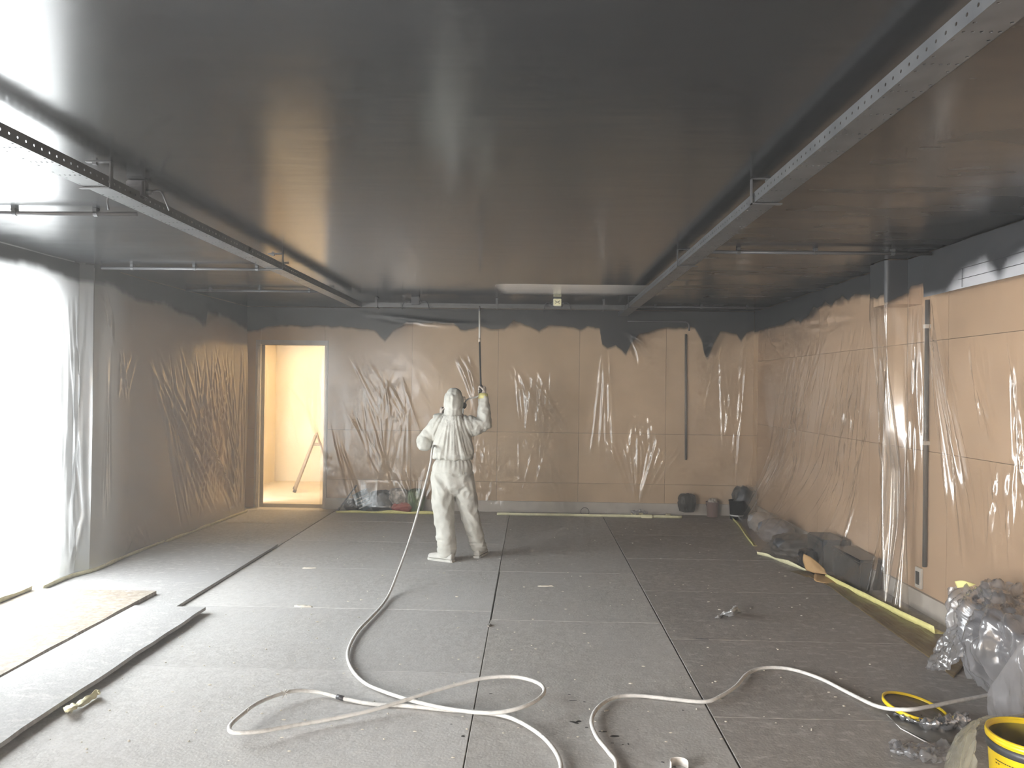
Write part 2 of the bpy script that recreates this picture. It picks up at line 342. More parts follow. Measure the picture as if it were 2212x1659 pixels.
column(XN, XR-.02, [YF, -2.2, -.95, .3, 1.55, 2.80, 4.06, 5.31, 6.57, 7.82, 9.07, YB], gapl=.004, mat=M_floorR)
# left bay: flush far sheets, raised nearer sheets
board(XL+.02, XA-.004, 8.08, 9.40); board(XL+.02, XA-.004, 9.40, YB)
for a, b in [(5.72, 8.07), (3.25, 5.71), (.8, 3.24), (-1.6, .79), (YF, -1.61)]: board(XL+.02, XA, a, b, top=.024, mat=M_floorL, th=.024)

def panel_wall(name, label, axis, pos, joints, rows, mat, inward, side0, side1, holes=(), seam=.004):
    """wall of boards: axis 'y' = plane y=pos spanned by x joints; 'x' = plane x=pos spanned by y joints. Backing core is the wall, boards its parts."""
    a0, a1 = joints[0], joints[-1]
    th = .018
    def bxx(n, s0, s1, z0, z1, d0, d1, m, par):
        lo, hi = sorted((pos+inward*d0, pos+inward*d1))
        return box(n, *((s0, s1, lo, hi) if axis == 'y' else (lo, hi, s0, s1)), z0, z1, m, par)
    bm = bmesh.new()
    segs = []; cuts = sorted(holes); c = a0
    for h in cuts:
        segs.append((c, h[0], 0, ZC)); segs.append((h[0], h[1], h[3], ZC))
        if h[2] > .0: segs.append((h[0], h[1], 0, h[2]))
        c = h[1]
    segs.append((c, a1, 0, ZC))
    for s0, s1, z0, z1 in segs:
        lo, hi = sorted((pos+inward*(-.14), pos+inward*(-.0)))
        bm_box(bm, *((s0, s1, lo, hi) if axis == 'y' else (lo, hi, s0, s1)), z0, z1)
    w = S(obj(name, bm=bm, mat=M_gap), label, 'wall')
    for j0, j1 in zip(joints, joints[1:]):
        for r0, r1 in zip(rows, rows[1:]):
            rects = [(j0, j1, r0, r1)]
            for h in cuts:
                nr = []
                for (p0, p1, q0, q1) in rects:
                    if p1 <= h[0] or p0 >= h[1] or q1 <= h[2] or q0 >= h[3]: nr.append((p0, p1, q0, q1)); continue
                    if p0 < h[0]: nr.append((p0, h[0], q0, q1))
                    if p1 > h[1]: nr.append((h[1], p1, q0, q1))
                    m0, m1 = max(p0, h[0]), min(p1, h[1])
                    if q1 > h[3]: nr.append((m0, m1, h[3], q1))
                    if q0 < h[2]: nr.append((m0, m1, q0, h[2]))
                rects = nr
            for (p0, p1, q0, q1) in rects:
                if p1-p0 > .03 and q1-q0 > .03: bxx('panel', p0+seam/2, p1-seam/2, q0+seam/2, q1-seam/2, 0, th, mat, w)
    return w
DX0, DX1, DZ = -3.76, -2.87, 2.255
panel_wall('wall_back', 'beige boarded back wall behind clear plastic film', 'y', YB, [XL, DX0, DX1, -1.66, -.475, .64, 1.82, XR], [0, .405, 1.09, ZC], M_panel, -1, 0, 0, holes=[(DX0, DX1, 0, DZ)])
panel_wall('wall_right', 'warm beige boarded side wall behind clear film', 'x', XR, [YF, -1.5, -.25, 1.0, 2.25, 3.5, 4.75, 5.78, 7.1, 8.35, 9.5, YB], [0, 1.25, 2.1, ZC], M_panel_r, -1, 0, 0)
holes = [(a, b, WZ0, WZ1) for a, b in sorted(WIN)]
panel_wall('wall_left', 'window wall with grey piers and beige boards behind film', 'x', XL, [7.45, 8.7, YB], [0, 1.25, ZC], M_panel, 1, 0, 0)
wl = bpy.data.objects['wall_left']
bmw = bmesh.new(); c = YF
for (a, b, z0, z1) in holes:
    bm_box(bmw, XL-.3, XL, c, a, 0, ZC); bm_box(bmw, XL-.3, XL, a, b, z1, ZC); bm_box(bmw, XL-.3, XL, a, b, 0, z0); c = b
bm_box(bmw, XL-.3, XL, c, 7.45, 0, ZC)
obj('masonry', bm=bmw, mat=M_white, parent=wl)
box('pier', XL, XL+.10, 6.86, 7.45, 0, ZC, M_conc, parent=wl)
S(box('wall_front', XL-.3, XR+.3, YF-.2, YF, 0, ZC, M_panel), 'plain boarded wall at the near end of the room', 'wall')
S(box('baseboard_back', DX1, XR-.02, YB-.045, YB-.019, 0, .15, M_base), 'pale base strip along the back wall', 'baseboard')
S(box('baseboard_right', XR-.045, XR-.019, YF, YB-.05, 0, .15, M_base), 'pale base strip along the warm side wall', 'baseboard')

# windows
M_glass, nt = mat_new('window_glass')
_o = N(nt, 'ShaderNodeOutputMaterial'); _t = N(nt, 'ShaderNodeBsdfTransparent'); _t.inputs[0].default_value = (.94, .97, .97, 1); _g = N(nt, 'ShaderNodeBsdfGlossy'); _g.inputs['Roughness'].default_value = .02
_m = N(nt, 'ShaderNodeMixShader'); _m.inputs[0].default_value = .06; L(nt, _t.outputs[0], _m.inputs[1]); L(nt, _g.outputs[0], _m.inputs[2]); L(nt, _m.outputs[0], _o.inputs[0])
for k, (a, b) in enumerate(WIN):
    w = tag(thing(f'window_{k+1}', 'tall white framed window glowing behind milky film' if k == 0 else 'tall white framed window added unseen beside the camera for fill light', 'window', (XL-.12, (a+b)/2, 0)), kind='structure')
    n = 3; ww = (b-a)/n
    for i in range(n+1):
        y = a+ww*i; put(box('mullion', XL-.09, XL-.02, max(y-.035, a), min(y+.035, b), WZ0, WZ1, M_frame), w)
    for z in (WZ0, WZ1-.07): put(box('rail', XL-.09, XL-.02, a, b, z, z+.07, M_frame), w)
    for i in range(n) if k == 0 else ():
        p0, p1 = a+ww*i+.035, a+ww*(i+1)-.035
        put(obj('pane', [(XL-.058, p0, WZ0+.07), (XL-.058, p1, WZ0+.07), (XL-.058, p1, WZ1-.07), (XL-.058, p0, WZ1-.07)], [(0, 1, 2, 3)], M_glass), w)

# corridor beyond the doorway (warm lamp)
M_corr = M('corridor_plaster', (.78, .69, .52), .75, col2=(.70, .62, .47), vscale=2)
M_cfl = M('corridor_floor', (.62, .55, .42), .7, col2=(.52, .46, .35), vscale=3)
cw = S(obj('wall_corridor', bm=(lambda b: (bm_box(b, -4.6, -4.45, YB+.14, 13.3, 0, 2.6), bm_box(b, -2.0, -1.85, YB+.14, 13.3, 0, 2.6), bm_box(b, -4.6, -1.85, 13.3, 13.45, 0, 2.6), b)[-1])(bmesh.new()), mat=M_corr), 'cream corridor wall beyond the doorway', 'wall')
S(box('ceiling_corridor', -4.6, -1.85, YB+.14, 13.45, 2.6, 2.7, M_white), 'white corridor ceiling beyond the doorway', 'ceiling')
S(box('floor_corridor', -4.6, -1.85, YB+.14, 13.45, -.1, .03, M_cfl), 'pale corridor floor beyond the doorway', 'floor')
d1 = tag(thing('door_1', 'open doorway framed in pale trim with warm light beyond', 'doorway', (-3.31, YB, 0)), kind='structure')
put(box('jamb', DX0-.07, DX0, YB-.035, YB+.16, 0, DZ+.06, M_base, bevel=.004), d1); put(box('jamb', DX1, DX1+.05, YB-.035, YB+.16, 0, DZ+.06, M_base, bevel=.004), d1)
put(box('lintel', DX0, DX1, YB-.035, YB+.16, DZ, DZ+.06, M_base, bevel=.004), d1)
M_lamp, nt = mat_new('lit_lamp_diffuser'); _e = N(nt, 'ShaderNodeEmission'); _e.inputs[0].default_value = (1, .70, .36, 1); _e.inputs[1].default_value = CORRIDOR_L; _o = N(nt, 'ShaderNodeOutputMaterial'); L(nt, _e.outputs[0], _o.inputs[0])
M_lamp.cycles.emission_sampling = 'NONE'
lp = thing('ceiling_lamp', 'broad warm light panel on the corridor ceiling beyond the doorway', 'lamp', (-3.0, 12.0, 2.6))
put(box('frame', -3.85, -2.15, 11.15, 12.95, 2.575, 2.599, M_frame), lp); put(box('diffuser', -3.82, -2.18, 11.18, 12.92, 2.565, 2.575, M_lamp), lp)

# boxed beam end on the right wall
S(box('trim_1', 2.80, XR-.018, 6.18, 6.44, 2.40, ZC, M('box_board', (.62, .46, .32), .7)), 'boxed beam end under ceiling on the warm wall, painted dark on top', 'beam')

# ================================================================== PLASTIC FILM
def streak(Dm, S_, Z_, s0, z0, s1, z1, w, a, bow=0.):
    ds, dz = s1-s0, z1-z0; Ln = math.hypot(ds, dz)
    if Ln < 1e-4: return
    m = 3.2*w+abs(bow)
    i = np.where((S_[:, 0] > min(s0, s1)-m) & (S_[:, 0] < max(s0, s1)+m))[0]; j = np.where((Z_[0] > min(z0, z1)-m) & (Z_[0] < max(z0, z1)+m))[0]
    if len(i) < 2 or len(j) < 2: return
    sl = np.ix_(i, j); X = S_[sl]-s0; Y = Z_[sl]-z0
    t = (X*ds+Y*dz)/Ln**2; d = (X*dz-Y*ds)/Ln + bow*4*t*(1-t)
    tap = np.clip(t*(1-t)*4, 0, 1)**.6
    Dm[sl] += a*np.exp(-(d/w)**2)*tap
def rnd2(a, b): t = random.random(); return (a[0]+(b[0]-a[0])*t, a[1]+(b[1]-a[1])*t)
class Film:
    def __init__(self, path, z0, z1, ds=.012, dz=.025):
        P = [np.array(p, float) for p in path]; seg = [np.linalg.norm(b-a) for a, b in zip(P, P[1:])]; cum = np.concatenate([[0], np.cumsum(seg)])
        n = int(cum[-1]/ds)+1; self.s = np.linspace(0, cum[-1], n); self.z = np.linspace(z0, z1, int((z1-z0)/dz)+2)
        xy = np.stack([np.interp(self.s, cum, [p[k] for p in P]) for k in (0, 1)], 1)
        # soften corners for the normals only
        t = np.gradient(xy, axis=0); t /= np.linalg.norm(t, axis=1)[:, None]; self.n = np.stack([-t[:, 1], t[:, 0]], 1)
        self.xy = xy; self.S, self.Z = np.meshgrid(self.s, self.z, indexing='ij'); self.D = np.zeros_like(self.S); self.paint = np.zeros_like(self.S)
    def s_at(self, x=None, y=None):
        c = self.xy[:, 0] if x is not None else self.xy[:, 1]; v = x if x is not None else y
        o = np.argsort(c); return float(np.interp(v, c[o], self.s[o]))
    def build(self, name, mat, keep=None, paint_noise=.02, off=0):
        X = self.xy[:, 0][:, None]+self.n[:, 0][:, None]*self.D; Y = self.xy[:, 1][:, None]+self.n[:, 1][:, None]*self.D
        ns, nz = self.S.shape; V = np.stack([X, Y, self.Z], 2).reshape(-1, 3)
        idx = np.arange(ns*nz).reshape(ns, nz)
        Fq = np.stack([idx[:-1, :-1], idx[1:, :-1], idx[1:, 1:], idx[:-1, 1:]], 2).reshape(-1, 4)
        if keep is not None:
            k = keep(self.S[:-1, :-1], self.Z[:-1, :-1]).reshape(-1); Fq = Fq[k]
        me = bpy.data.meshes.new(name); me.vertices.add(len(V)); me.vertices.foreach_set('co', V.ravel())
        me.loops.add(len(Fq)*4); me.loops.foreach_set('vertex_index', Fq.ravel().astype(np.int32)); me.polygons.add(len(Fq))
        me.polygons.foreach_set('loop_start', np.arange(0, len(Fq)*4, 4, dtype=np.int32)); me.update(calc_edges=True)
        me.polygons.foreach_set('use_smooth', np.ones(len(Fq), bool))
        at = me.attributes.new('paint', 'FLOAT', 'POINT'); at.data.foreach_set('value', np.clip(self.paint, 0, 1).ravel().astype(np.float32))
        me.materials.append(mat); me.validate(); o = bpy.data.objects.new(name, me); COL.objects.link(o); return o
    def paint_edge(self, sz, soft=.022):
        sz = sorted(sz); zz = np.interp(self.S, [p[0] for p in sz], [p[1] for p in sz]) + (fbm(self.S*9, self.Z*2, 5)-.5)*.05
        self.paint = np.clip((self.Z-zz)/soft*.5+.5, 0, 1)
def fan(fm, conv, top, bot, n, w=(.010, .02), a=(.004, .009), sign=None, bow=0.):
    """n folds from a random point between the two top picture points to one between the two bottom ones"""
    for _ in range(n):
        p, q = rnd2(*top), rnd2(*bot); (s0, z0), (s1, z1) = conv(*p), conv(*q)
        t0 = random.uniform(0, .25); t1 = random.uniform(.7, 1.0)
        s0, z0, s1, z1 = s0+(s1-s0)*t0, z0+(z1-z0)*t0, s0+(s1-s0)*t1, z0+(z1-z0)*t1
        streak(fm.D, fm.S, fm.Z, s0, z0, s1, z1, random.uniform(*w), random.uniform(*a)*(sign or random.choice((1, 1, -1))), bow*random.uniform(.5, 1.3))
def crumple(fm, amp, scale, off, mask=1.):
    n1 = fbm(fm.S*scale, fm.Z*scale*.8, off); fm.D += mask*amp*(1-np.abs(2*n1-1)*2)

# --- back wall film (y = 10.35)
YFB = 10.35
fb = Film([(2.93, YFB), (-3.86, YFB)], .0, ZC-.005)
cb = lambda px, py: ((lambda v: (fb.s_at(x=v.x), v.z))(onY(px, py, YFB)))
fb.D += .02+.014*(fbm(fb.S*.9, fb.Z*.7, 1)-.5)
crumple(fb, .007, 4.5, 11, np.clip(.2+1.6*(fbm(fb.S*.7, fb.Z*.7, 21)-.45), 0, 1)*np.clip((2.2-fb.Z)/.5, 0, 1)); crumple(fb, .006, 11, 12, np.clip(2.4*(fbm(fb.S*.8, fb.Z*.8, 31)-.45), 0, 1)*np.clip((2.1-fb.Z)/.5, 0, 1))
fan(fb, cb, ((1095, 790), (1190, 790)), ((1120, 960), (1240, 930)), 34)
fan(fb, cb, ((1300, 735), (1318, 735)), ((1250, 1020), (1340, 1040)), 26)
fan(fb, cb, ((1290, 930), (1500, 930)), ((1368, 1106), (1384, 1106)), 44, a=(.006, .014))
fan(fb, cb, ((1355, 880), (1420, 900)), ((1340, 1000), (1440, 1020)), 18)
fan(fb, cb, ((750, 770), (880, 800)), ((800, 930), (920, 960)), 16, a=(.002, .005))
fan(fb, cb, ((720, 850), (900, 850)), ((800, 1090), (905, 1090)), 22, a=(.002, .006))
fan(fb, cb, ((840, 1000), (960, 1020)), ((895, 1106), (908, 1106)), 26, a=(.006, .012))
fan(fb, cb, ((1000, 930), (1060, 940)), ((1010, 1050), (1075, 1060)), 20, a=(.002, .007))
fan(fb, cb, ((1020, 1010), (1080, 1030)), ((1040, 1100), (1090, 1100)), 22)
fan(fb, cb, ((980, 770), (1020, 760)), ((1030, 900), (1060, 860)), 20)
fan(fb, cb, ((1110, 920), (1200, 930)), ((1120, 1090), (1240, 1090)), 16)
fan(fb, cb, ((1342, 715), (1352, 722)), ((1380, 800), (1480, 730)), 26, bow=-.05, w=(.010, .016))
fan(fb, cb, ((1478, 715), (1484, 800)), ((1550, 712), (1560, 760)), 14, bow=.02)
fan(fb, cb, ((760, 672), (800, 685)), ((1000, 705), (1150, 705)), 26, bow=.03)
fan(fb, cb, ((1545, 720), (1625, 720)), ((1500, 860), (1600, 1050)), 30, w=(.010, .018))
fan(fb, cb, ((1600, 730), (1618, 730)), ((1580, 1070), (1592, 1070)), 8, a=(.010, .018), w=(.012, .02))
fan(fb, cb, ((555, 700), (570, 720)), ((545, 1050), (560, 1090)), 10)
fan(fb, cb, ((700, 880), (740, 960)), ((760, 1090), (790, 1100)), 10)
fb.D += .10*np.exp(-((fb.S-fb.s_at(x=-1.95))/.45)**2)*np.clip((.42-fb.Z)/.42, 0, 1)*np.clip(fb.Z/.06, 0, 1)
fb.D += .20*np.clip((fb.s_at(x=2.55)-fb.S)/.35, 0, 1)*np.clip((.5-fb.Z)/.5, 0, 1)*0
fb.D += (np.clip((fb.Z-.0)/.05, 0, 1)-1)*.0
PB = [(540, 715), (600, 705), (700, 705), (760, 708), (810, 715), (832, 735), (850, 715), (880, 697), (980, 700), (995, 714), (1020, 712), (1040, 706), (1060, 712), (1090, 712), (1110, 694), (1130, 700), (1165, 716), (1185, 703), (1220, 706), (1255, 713), (1270, 706), (1295, 712), (1300, 745), (1312, 752), (1330, 745), (1352, 770), (1362, 745), (1380, 725), (1420, 712), (1440, 708), (1500, 710), (1515, 735), (1522, 770), (1528, 775), (1540, 745), (1555, 718), (1590, 722), (1600, 740), (1612, 720), (1645, 715)]
fb.paint_edge([cb(*p) for p in PB])
dsA, dsB = fb.s_at(x=-2.83), fb.s_at(x=-3.69)
o = fb.build('plastic_sheet', MF_wall, keep=lambda s, z: ~((s > dsA) & (s < dsB) & (z < 2.20)))
tag(o, 'clear plastic sheet covering the back wall, its top edge sprayed black', 'plastic sheet')

# --- right wall film
XFR = 2.96
fr_ = Film([(XFR, -1.0), (XFR, 6.17), (2.785, 6.18), (2.785, 6.45), (XFR, 6.50), (XFR, 10.36)], .0, ZC-.005)
cr = lambda px, py: ((lambda v: (fr_.s_at(y=v.y), v.z))(onX(px, py, XFR)))
BY = [(-1, 2.95), (4.5, 2.95), (5.54, 2.93), (6.34, 2.83), (7.09, 2.75), (7.38, 2.69), (7.56, 2.58), (7.85, 2.49), (8.17, 2.40), (8.93, 2.51), (9.84, 2.65), (10.4, 2.73)]
Yv = fr_.xy[:, 1][:, None]; Xb = np.interp(Yv, [p[0] for p in BY], [p[1] for p in BY])
# below the box end the film falls back toward the wall line
fr_.D += np.clip((XFR-Xb), 0, 1)*np.clip((1.0-fr_.Z)/1.0, 0, 1)**1.7
inb = (np.abs(Yv-6.315) < .2)
fr_.D -= inb*(XFR-fr_.xy[:, 0][:, None])*np.clip((2.3-fr_.Z)/1.2, 0, 1)*.9
fr_.D += .015+.03*(fbm(fr_.S*.9, fr_.Z*.6, 2)-.5)
crumple(fr_, .003, 4, 13, np.clip((2.3-fr_.Z)/.4, 0, 1)*np.clip(2*(fbm(fr_.S*.8, fr_.Z*.8, 41)-.4), 0, 1))
V = dict(w=(.010, .020), a=(.006, .014))
fan(fr_, cr, ((2006, 570), (2018, 620)), ((2060, 1230), (2150, 1240)), 26, **V)
fan(fr_, cr, ((2012, 640), (2022, 660)), ((2030, 1000), (2120, 1000)), 12, **V)
fan(fr_, cr, ((1948, 600), (1962, 640)), ((1905, 1310), (1965, 1310)), 22, **V)
fan(fr_, cr, ((1930, 900), (1950, 900)), ((1920, 1300), (1950, 1320)), 7, w=(.010, .018), a=(.006, .012))
fan(fr_, cr, ((1962, 600), (2000, 600)), ((1960, 1150), (2005, 1150)), 16, **V)
fan(fr_, cr, ((1896, 690), (1920, 690)), ((1905, 1200), (1938, 1200)), 12, **V)
fan(fr_, cr, ((1820, 690), (1890, 680)), ((1700, 1180), (1850, 1230)), 50, w=(.010, .017), a=(.006, .013))
fan(fr_, cr, ((1700, 740), (1800, 720)), ((1640, 1120), (1740, 1160)), 40, w=(.010, .017), a=(.006, .012))
fan(fr_, cr, ((1870, 900), (1895, 850)), ((1790, 1120), (1850, 1230)), 18, **V)
fan(fr_, cr, ((2180, 700), (2205, 690)), ((2195, 1150), (2230, 1150)), 14, **V)
fan(fr_, cr, ((2090, 720), (2140, 720)), ((2120, 930), (2180, 1000)), 14, **V)
fan(fr_, cr, ((2100, 950), (2200, 940)), ((2120, 1240), (2220, 1240)), 10, **V)
fan(fr_, cr, ((1655, 720), (1660, 735)), ((1690, 715), (1710, 790)), 16, bow=.04)
fan(fr_, cr, ((1690, 720), (1850, 650)), ((1720, 730), (1890, 680)), 14)
fan(fr_, cr, ((1560, 760), (1640, 760)), ((1560, 900), (1640, 900)), 1)
for _ in range(60):      # hanging folds down the rest of the sheet, nearer than the frame edge
    s = random.uniform(.2, 5.2); z = random.uniform(1.6, 2.6); streak(fr_.D, fr_.S, fr_.Z, s, z, s-random.uniform(-.25, .25), random.uniform(.1, .8), random.uniform(.01, .02), random.uniform(.004, .012))
PR = [(1652, 712), (1700, 700), (1715, 690), (1728, 695), (1732, 698), (1745, 685), (1760, 665), (1768, 668), (1776, 660), (1785, 652), (1800, 660), (1812, 648), (1822, 640), (1835, 652), (1850, 636), (1865, 640), (1890, 632), (1900, 645), (1915, 640), (1919, 655), (1930, 652), (1950, 628), (1975, 622), (2000, 612), (2003, 625), (2020, 630), (2100, 575), (2150, 575), (2160, 600), (2175, 560), (2230, 545)]
sz = []
for p in PR:
    s, z = cr(*p)
    if 1894 <= p[0] <= 1952: v = onX(p[0], p[1], 2.79); s, z = fr_.s_at(y=min(max(v.y, 6.19), 6.44)), v.z
    sz.append((s, z))
sz += [(0, 2.5), (2, 2.52)]
fr_.paint_edge(sz)
o = fr_.build('plastic_sheet', MF_right); tag(o, 'clear plastic sheet with long glossy folds along the warm beige side wall', 'plastic sheet')

# --- left wall film: window part and far part
XFL = -3.98
PL = [(0, 558), (60, 570), (100, 580), (140, 598), (150, 603), (190, 612), (225, 612), (250, 622), (300, 650), (330, 655), (350, 653), (380, 672), (425, 692), (432, 702), (438, 700), (442, 674), (460, 678), (490, 692), (520, 712), (540, 715)]
fw = Film([(-3.93, 6.80), (-4.02, 6.72), (-4.04, 6.3), (-4.02, 2.3)], .0, ZC-.005)
cwn = lambda px, py: ((lambda v: (fw.s_at(y=v.y), v.z))(onX(px, py, XFL-.03)))
fw.n *= np.where(fw.n[:, :1] < 0, -1, 1)
fw.D += .01+.035*(fbm(fw.S*1.2, fw.Z*.6, 3)-.5)
fan(fw, cwn, ((130, 620), (190, 620)), ((120, 1240), (185, 1235)), 30, w=(.010, .02), a=(.005, .012))
fan(fw, cwn, ((20, 640), (120, 640)), ((-10, 1280), (130, 1250)), 26, w=(.010, .022), a=(.005, .012))
fan(fw, cwn, ((110, 800), (125, 800)), ((80, 1200), (100, 1230)), 6, w=(.012, .022), a=(.010, .018))
fan(fw, cwn, ((145, 1100), (190, 1100)), ((150, 1232), (160, 1236)), 10, a=(.006, .012))
fan(fw, cwn, ((30, 1150), (90, 1150)), ((60, 1280), (75, 1282)), 10)
crumple(fw, .008, 5, 14, np.clip((1.3-fw.Z)/.8, 0, 1))
for _ in range(50):
    s = random.uniform(1.2, 4.4); z = random.uniform(1.6, 2.6); streak(fw.D, fw.S, fw.Z, s, z, s-random.uniform(-.25, .25), random.uniform(.1, .8), random.uniform(.012, .022), random.uniform(.004, .012))
sz = [cwn(*p) for p in PL if p[0] < 185]; fw.paint_edge(sz+[(0, sz[-1][1]), (9.6, 2.55)])
o = fw.build('plastic_sheet', MF_win); tag(o, 'milky backlit plastic sheet hanging over the bright window', 'plastic sheet')

fl_ = Film([(-3.86, 10.34), (-3.92, 9.0), (-3.96, 7.5), (-3.93, 6.80)], .0, ZC-.005)
cl = lambda px, py: ((lambda v: (fl_.s_at(y=v.y), v.z))(onX(px, py, -3.94)))
fl_.n *= np.where(fl_.n[:, :1] < 0, -1, 1)
fl_.D += .005+.03*(fbm(fl_.S*1.0, fl_.Z*.6, 4)-.5)
fan(fl_, cl, ((300, 740), (500, 740)), ((400, 1130), (520, 1105)), 70, w=(.010, .018), a=(.005, .012))
fan(fl_, cl, ((310, 770), (345, 770)), ((390, 1140), (500, 1110)), 26, w=(.012, .02), a=(.008, .015))
fan(fl_, cl, ((430, 740), (525, 740)), ((490, 1090), (525, 1100)), 26, **V)
fan(fl_, cl, ((380, 900), (520, 960)), ((505, 1110), (520, 1108)), 22, **V)
fan(fl_, cl, ((255, 760), (300, 760)), ((250, 860), (290, 870)), 12)
fan(fl_, cl, ((205, 625), (230, 615)), ((230, 700), (252, 760)), 18, bow=-.03)
fan(fl_, cl, ((225, 760), (240, 760)), ((215, 1200), (245, 1210)), 8)
fan(fl_, cl, ((245, 1150), (330, 1120)), ((250, 1212), (340, 1175)), 14)
fl_.paint_edge([cl(*p) for p in PL if p[0] > 185]+[(fl_.s[-1], cl(190, 612)[1])])
o = fl_.build('plastic_sheet', MF_left); tag(o, 'wrinkled plastic sheet on the side wall between window and doorway', 'plastic sheet')

# --- doorway film, two flaps taped up
YFD = 10.44
fd = Film([(-2.80, YFD), (-3.74, YFD)], .0, 2.24, ds=.01, dz=.02)
cd = lambda px, py: ((lambda v: (fd.s_at(x=v.x), v.z))(onY(px, py, YFD)))
fd.D += .01+.03*(fbm(fd.S*2, fd.Z*1.2, 6)-.5)
for (p, q, a) in [((640, 790), (624, 835), .02), ((624, 835), (570, 872), .022), ((624, 835), (665, 890), .018), ((665, 890), (695, 950), .016), ((624, 838), (600, 930), .014), ((600, 900), (590, 1080), .010), ((622, 842), (655, 1000), .006)]:
    (s0, z0), (s1, z1) = cd(*p), cd(*q); streak(fd.D, fd.S, fd.Z, s0-(s1-s0)*.15, z0-(z1-z0)*.15, s1+(s1-s0)*.15, z1+(z1-z0)*.15, .013, a*1.3)
fan(fd, cd, ((560, 760), (580, 760)), ((565, 900), (572, 1080)), 12, **V)
fan(fd, cd, ((640, 770), (700, 770)), ((660, 900), (700, 950)), 12)
fan(fd, cd, ((570, 900), (690, 960)), ((575, 1090), (690, 1085)), 26)
o = fd.build('plastic_sheet', MF_door); tag(o, 'thin plastic flaps taped up across the glowing doorway', 'plastic sheet')

# masking foil strip along the top of the right film
fs = Film([(XFR-.055, 3.2), (XFR-.05, 5.85)], 2.415, ZC-.01, ds=.02, dz=.02)
fs.D += .004*np.sin(fs.S*7)+.01*(fbm(fs.S*2, fs.Z*5, 8)-.5)
cs = lambda px, py: ((lambda v: (fs.s_at(y=v.y), v.z))(onX(px, py, XFR-.05)))
sz = [cs(*p) for p in [(2010, 645), (2040, 640), (2060, 612), (2085, 590), (2110, 575), (2130, 562), (2137, 575), (2150, 590), (2157, 605), (2165, 595), (2175, 575), (2212, 552)]]
fs.paint_edge(sz+[(0, 2.62)], soft=.05)
M_foil = film_material('silver_masking_foil', body=.98, gloss=.9, rough=.25, scat=(.62, .63, .66), mix_tl=.1)
st = fs.build('masking_strip', M_foil); tag(st, 'silvery printed masking strip along top of the warm wall, half sprayed dark', 'masking strip')
for z in (2.475, 2.545):
    o = box('printed_line', XFR-.066, XFR-.064, 3.2, 5.35, z, z+.003, M_dark, parent=st)
for y in (4.55, 5.3): box('printed_line', XFR-.067, XFR-.065, y, y+.003, 2.42, 2.545, M_dark, parent=st)

# tape along the film feet
def ribbon(name, pts, w, mat, label, cat='tape', h=.006, wob=.006, up=.03, n=10, group=None):
    P = catmull(pts, n); bm = bmesh.new(); rows = []
    for i, p in enumerate(P):
        a = P[max(i-1, 0)]; b = P[min(i+1, len(P)-1)]; t = (b-a).normalized(); nrm = Vector((-t.y, t.x, 0))
        k = lambda c: (mnoise.noise(Vector((p.x*4+c, p.y*4, c)))*wob)
        prof = [(-w/2+k(1), .0006), (-w/2+k(1), .003+abs(k(2))*.6), (0, .004+abs(k(3))), (w/2, h), (w/2+.012+k(4)*.3, h+up+k(5)), (w/2+.014+k(4)*.3, h+up+k(5)), (w/2+.006, .001)]
        rows.append([bm.verts.new(p+nrm*s+Vector((0, 0, z))) for s, z in prof])
    for a, b in zip(rows, rows[1:]):
        m = len(a)
        for k in range(m): bm.faces.new((a[k], a[(k+1) % m], b[(k+1) % m], b[k]))
    bm.faces.new(rows[0][::-1]); bm.faces.new(rows[-1])
    bmesh.ops.recalc_face_normals(bm, faces=bm.faces[:])
    return tag(obj(name, bm=bm, mat=mat, smooth=True), label, cat, group)
tp = lambda L_: [onZ(*p, z=.0005) for p in L_]
ribbon('masking_tape', [Vector((x-.03, y, .0005)) for y, x in BY if 5.0 < y < 7.3][::1], .075, M_tapey, 'broad yellow tape at foot of film, beside brown paper strip', up=.05)
ribbon('masking_tape', tp([(1755, 1237), (1720, 1224), (1690, 1213), (1665, 1203), (1640, 1197)]), .05, M_tapep, 'short crumpled yellow tape on floor before dark covered boxes', wob=.02)
ribbon('masking_tape', tp([(1632, 1180), (1618, 1163), (1606, 1145), (1596, 1132), (1588, 1124)]), .04, M_tapey, 'thin yellow tape in the far room corner at foot of film')
ribbon('masking_tape', [Vector((x, YFB-.035, .0005)) for x in (2.0, 1.3, .6, 0, -.45)], .035, M_tapep, 'pale tape under the middle of the back film')
ribbon('masking_tape', [Vector((x, YFB-.05, .0005)) for x in (-1.2, -1.7, -2.1, -2.45, -2.6)], .06, M_tapey, 'yellow tape at foot of film before the heaped buckets', wob=.02)
ribbon('masking_tape', [Vector((x+.03, y, .0245 if y < 8.05 else .0005)) for x, y in ((-3.83, 10.2), (-3.88, 9.2), (-3.93, 8.12))], .05, M_tapep, 'pale yellow tape below film by the doorway corner', wob=.012)
ribbon('masking_tape', [Vector((x+.05, y, .0245)) for x, y in ((-3.93, 8.02), (-3.95, 7.3), (-3.93, 6.8), (-4.0, 6.5), (-4.0, 6.12))], .06, M_tapep, 'yellow tape on pale boards at foot of the grey pier', wob=.014)
ribbon('masking_tape', [Vector((x+.04, y, .055)) for x, y in ((-4.0, 6.0), (-4.0, 5.3), (-4.0, 4.5), (-4.0, 3.6))], .06, M_tapep, 'yellow tape where bright window film meets raw strand board', wob=.014)

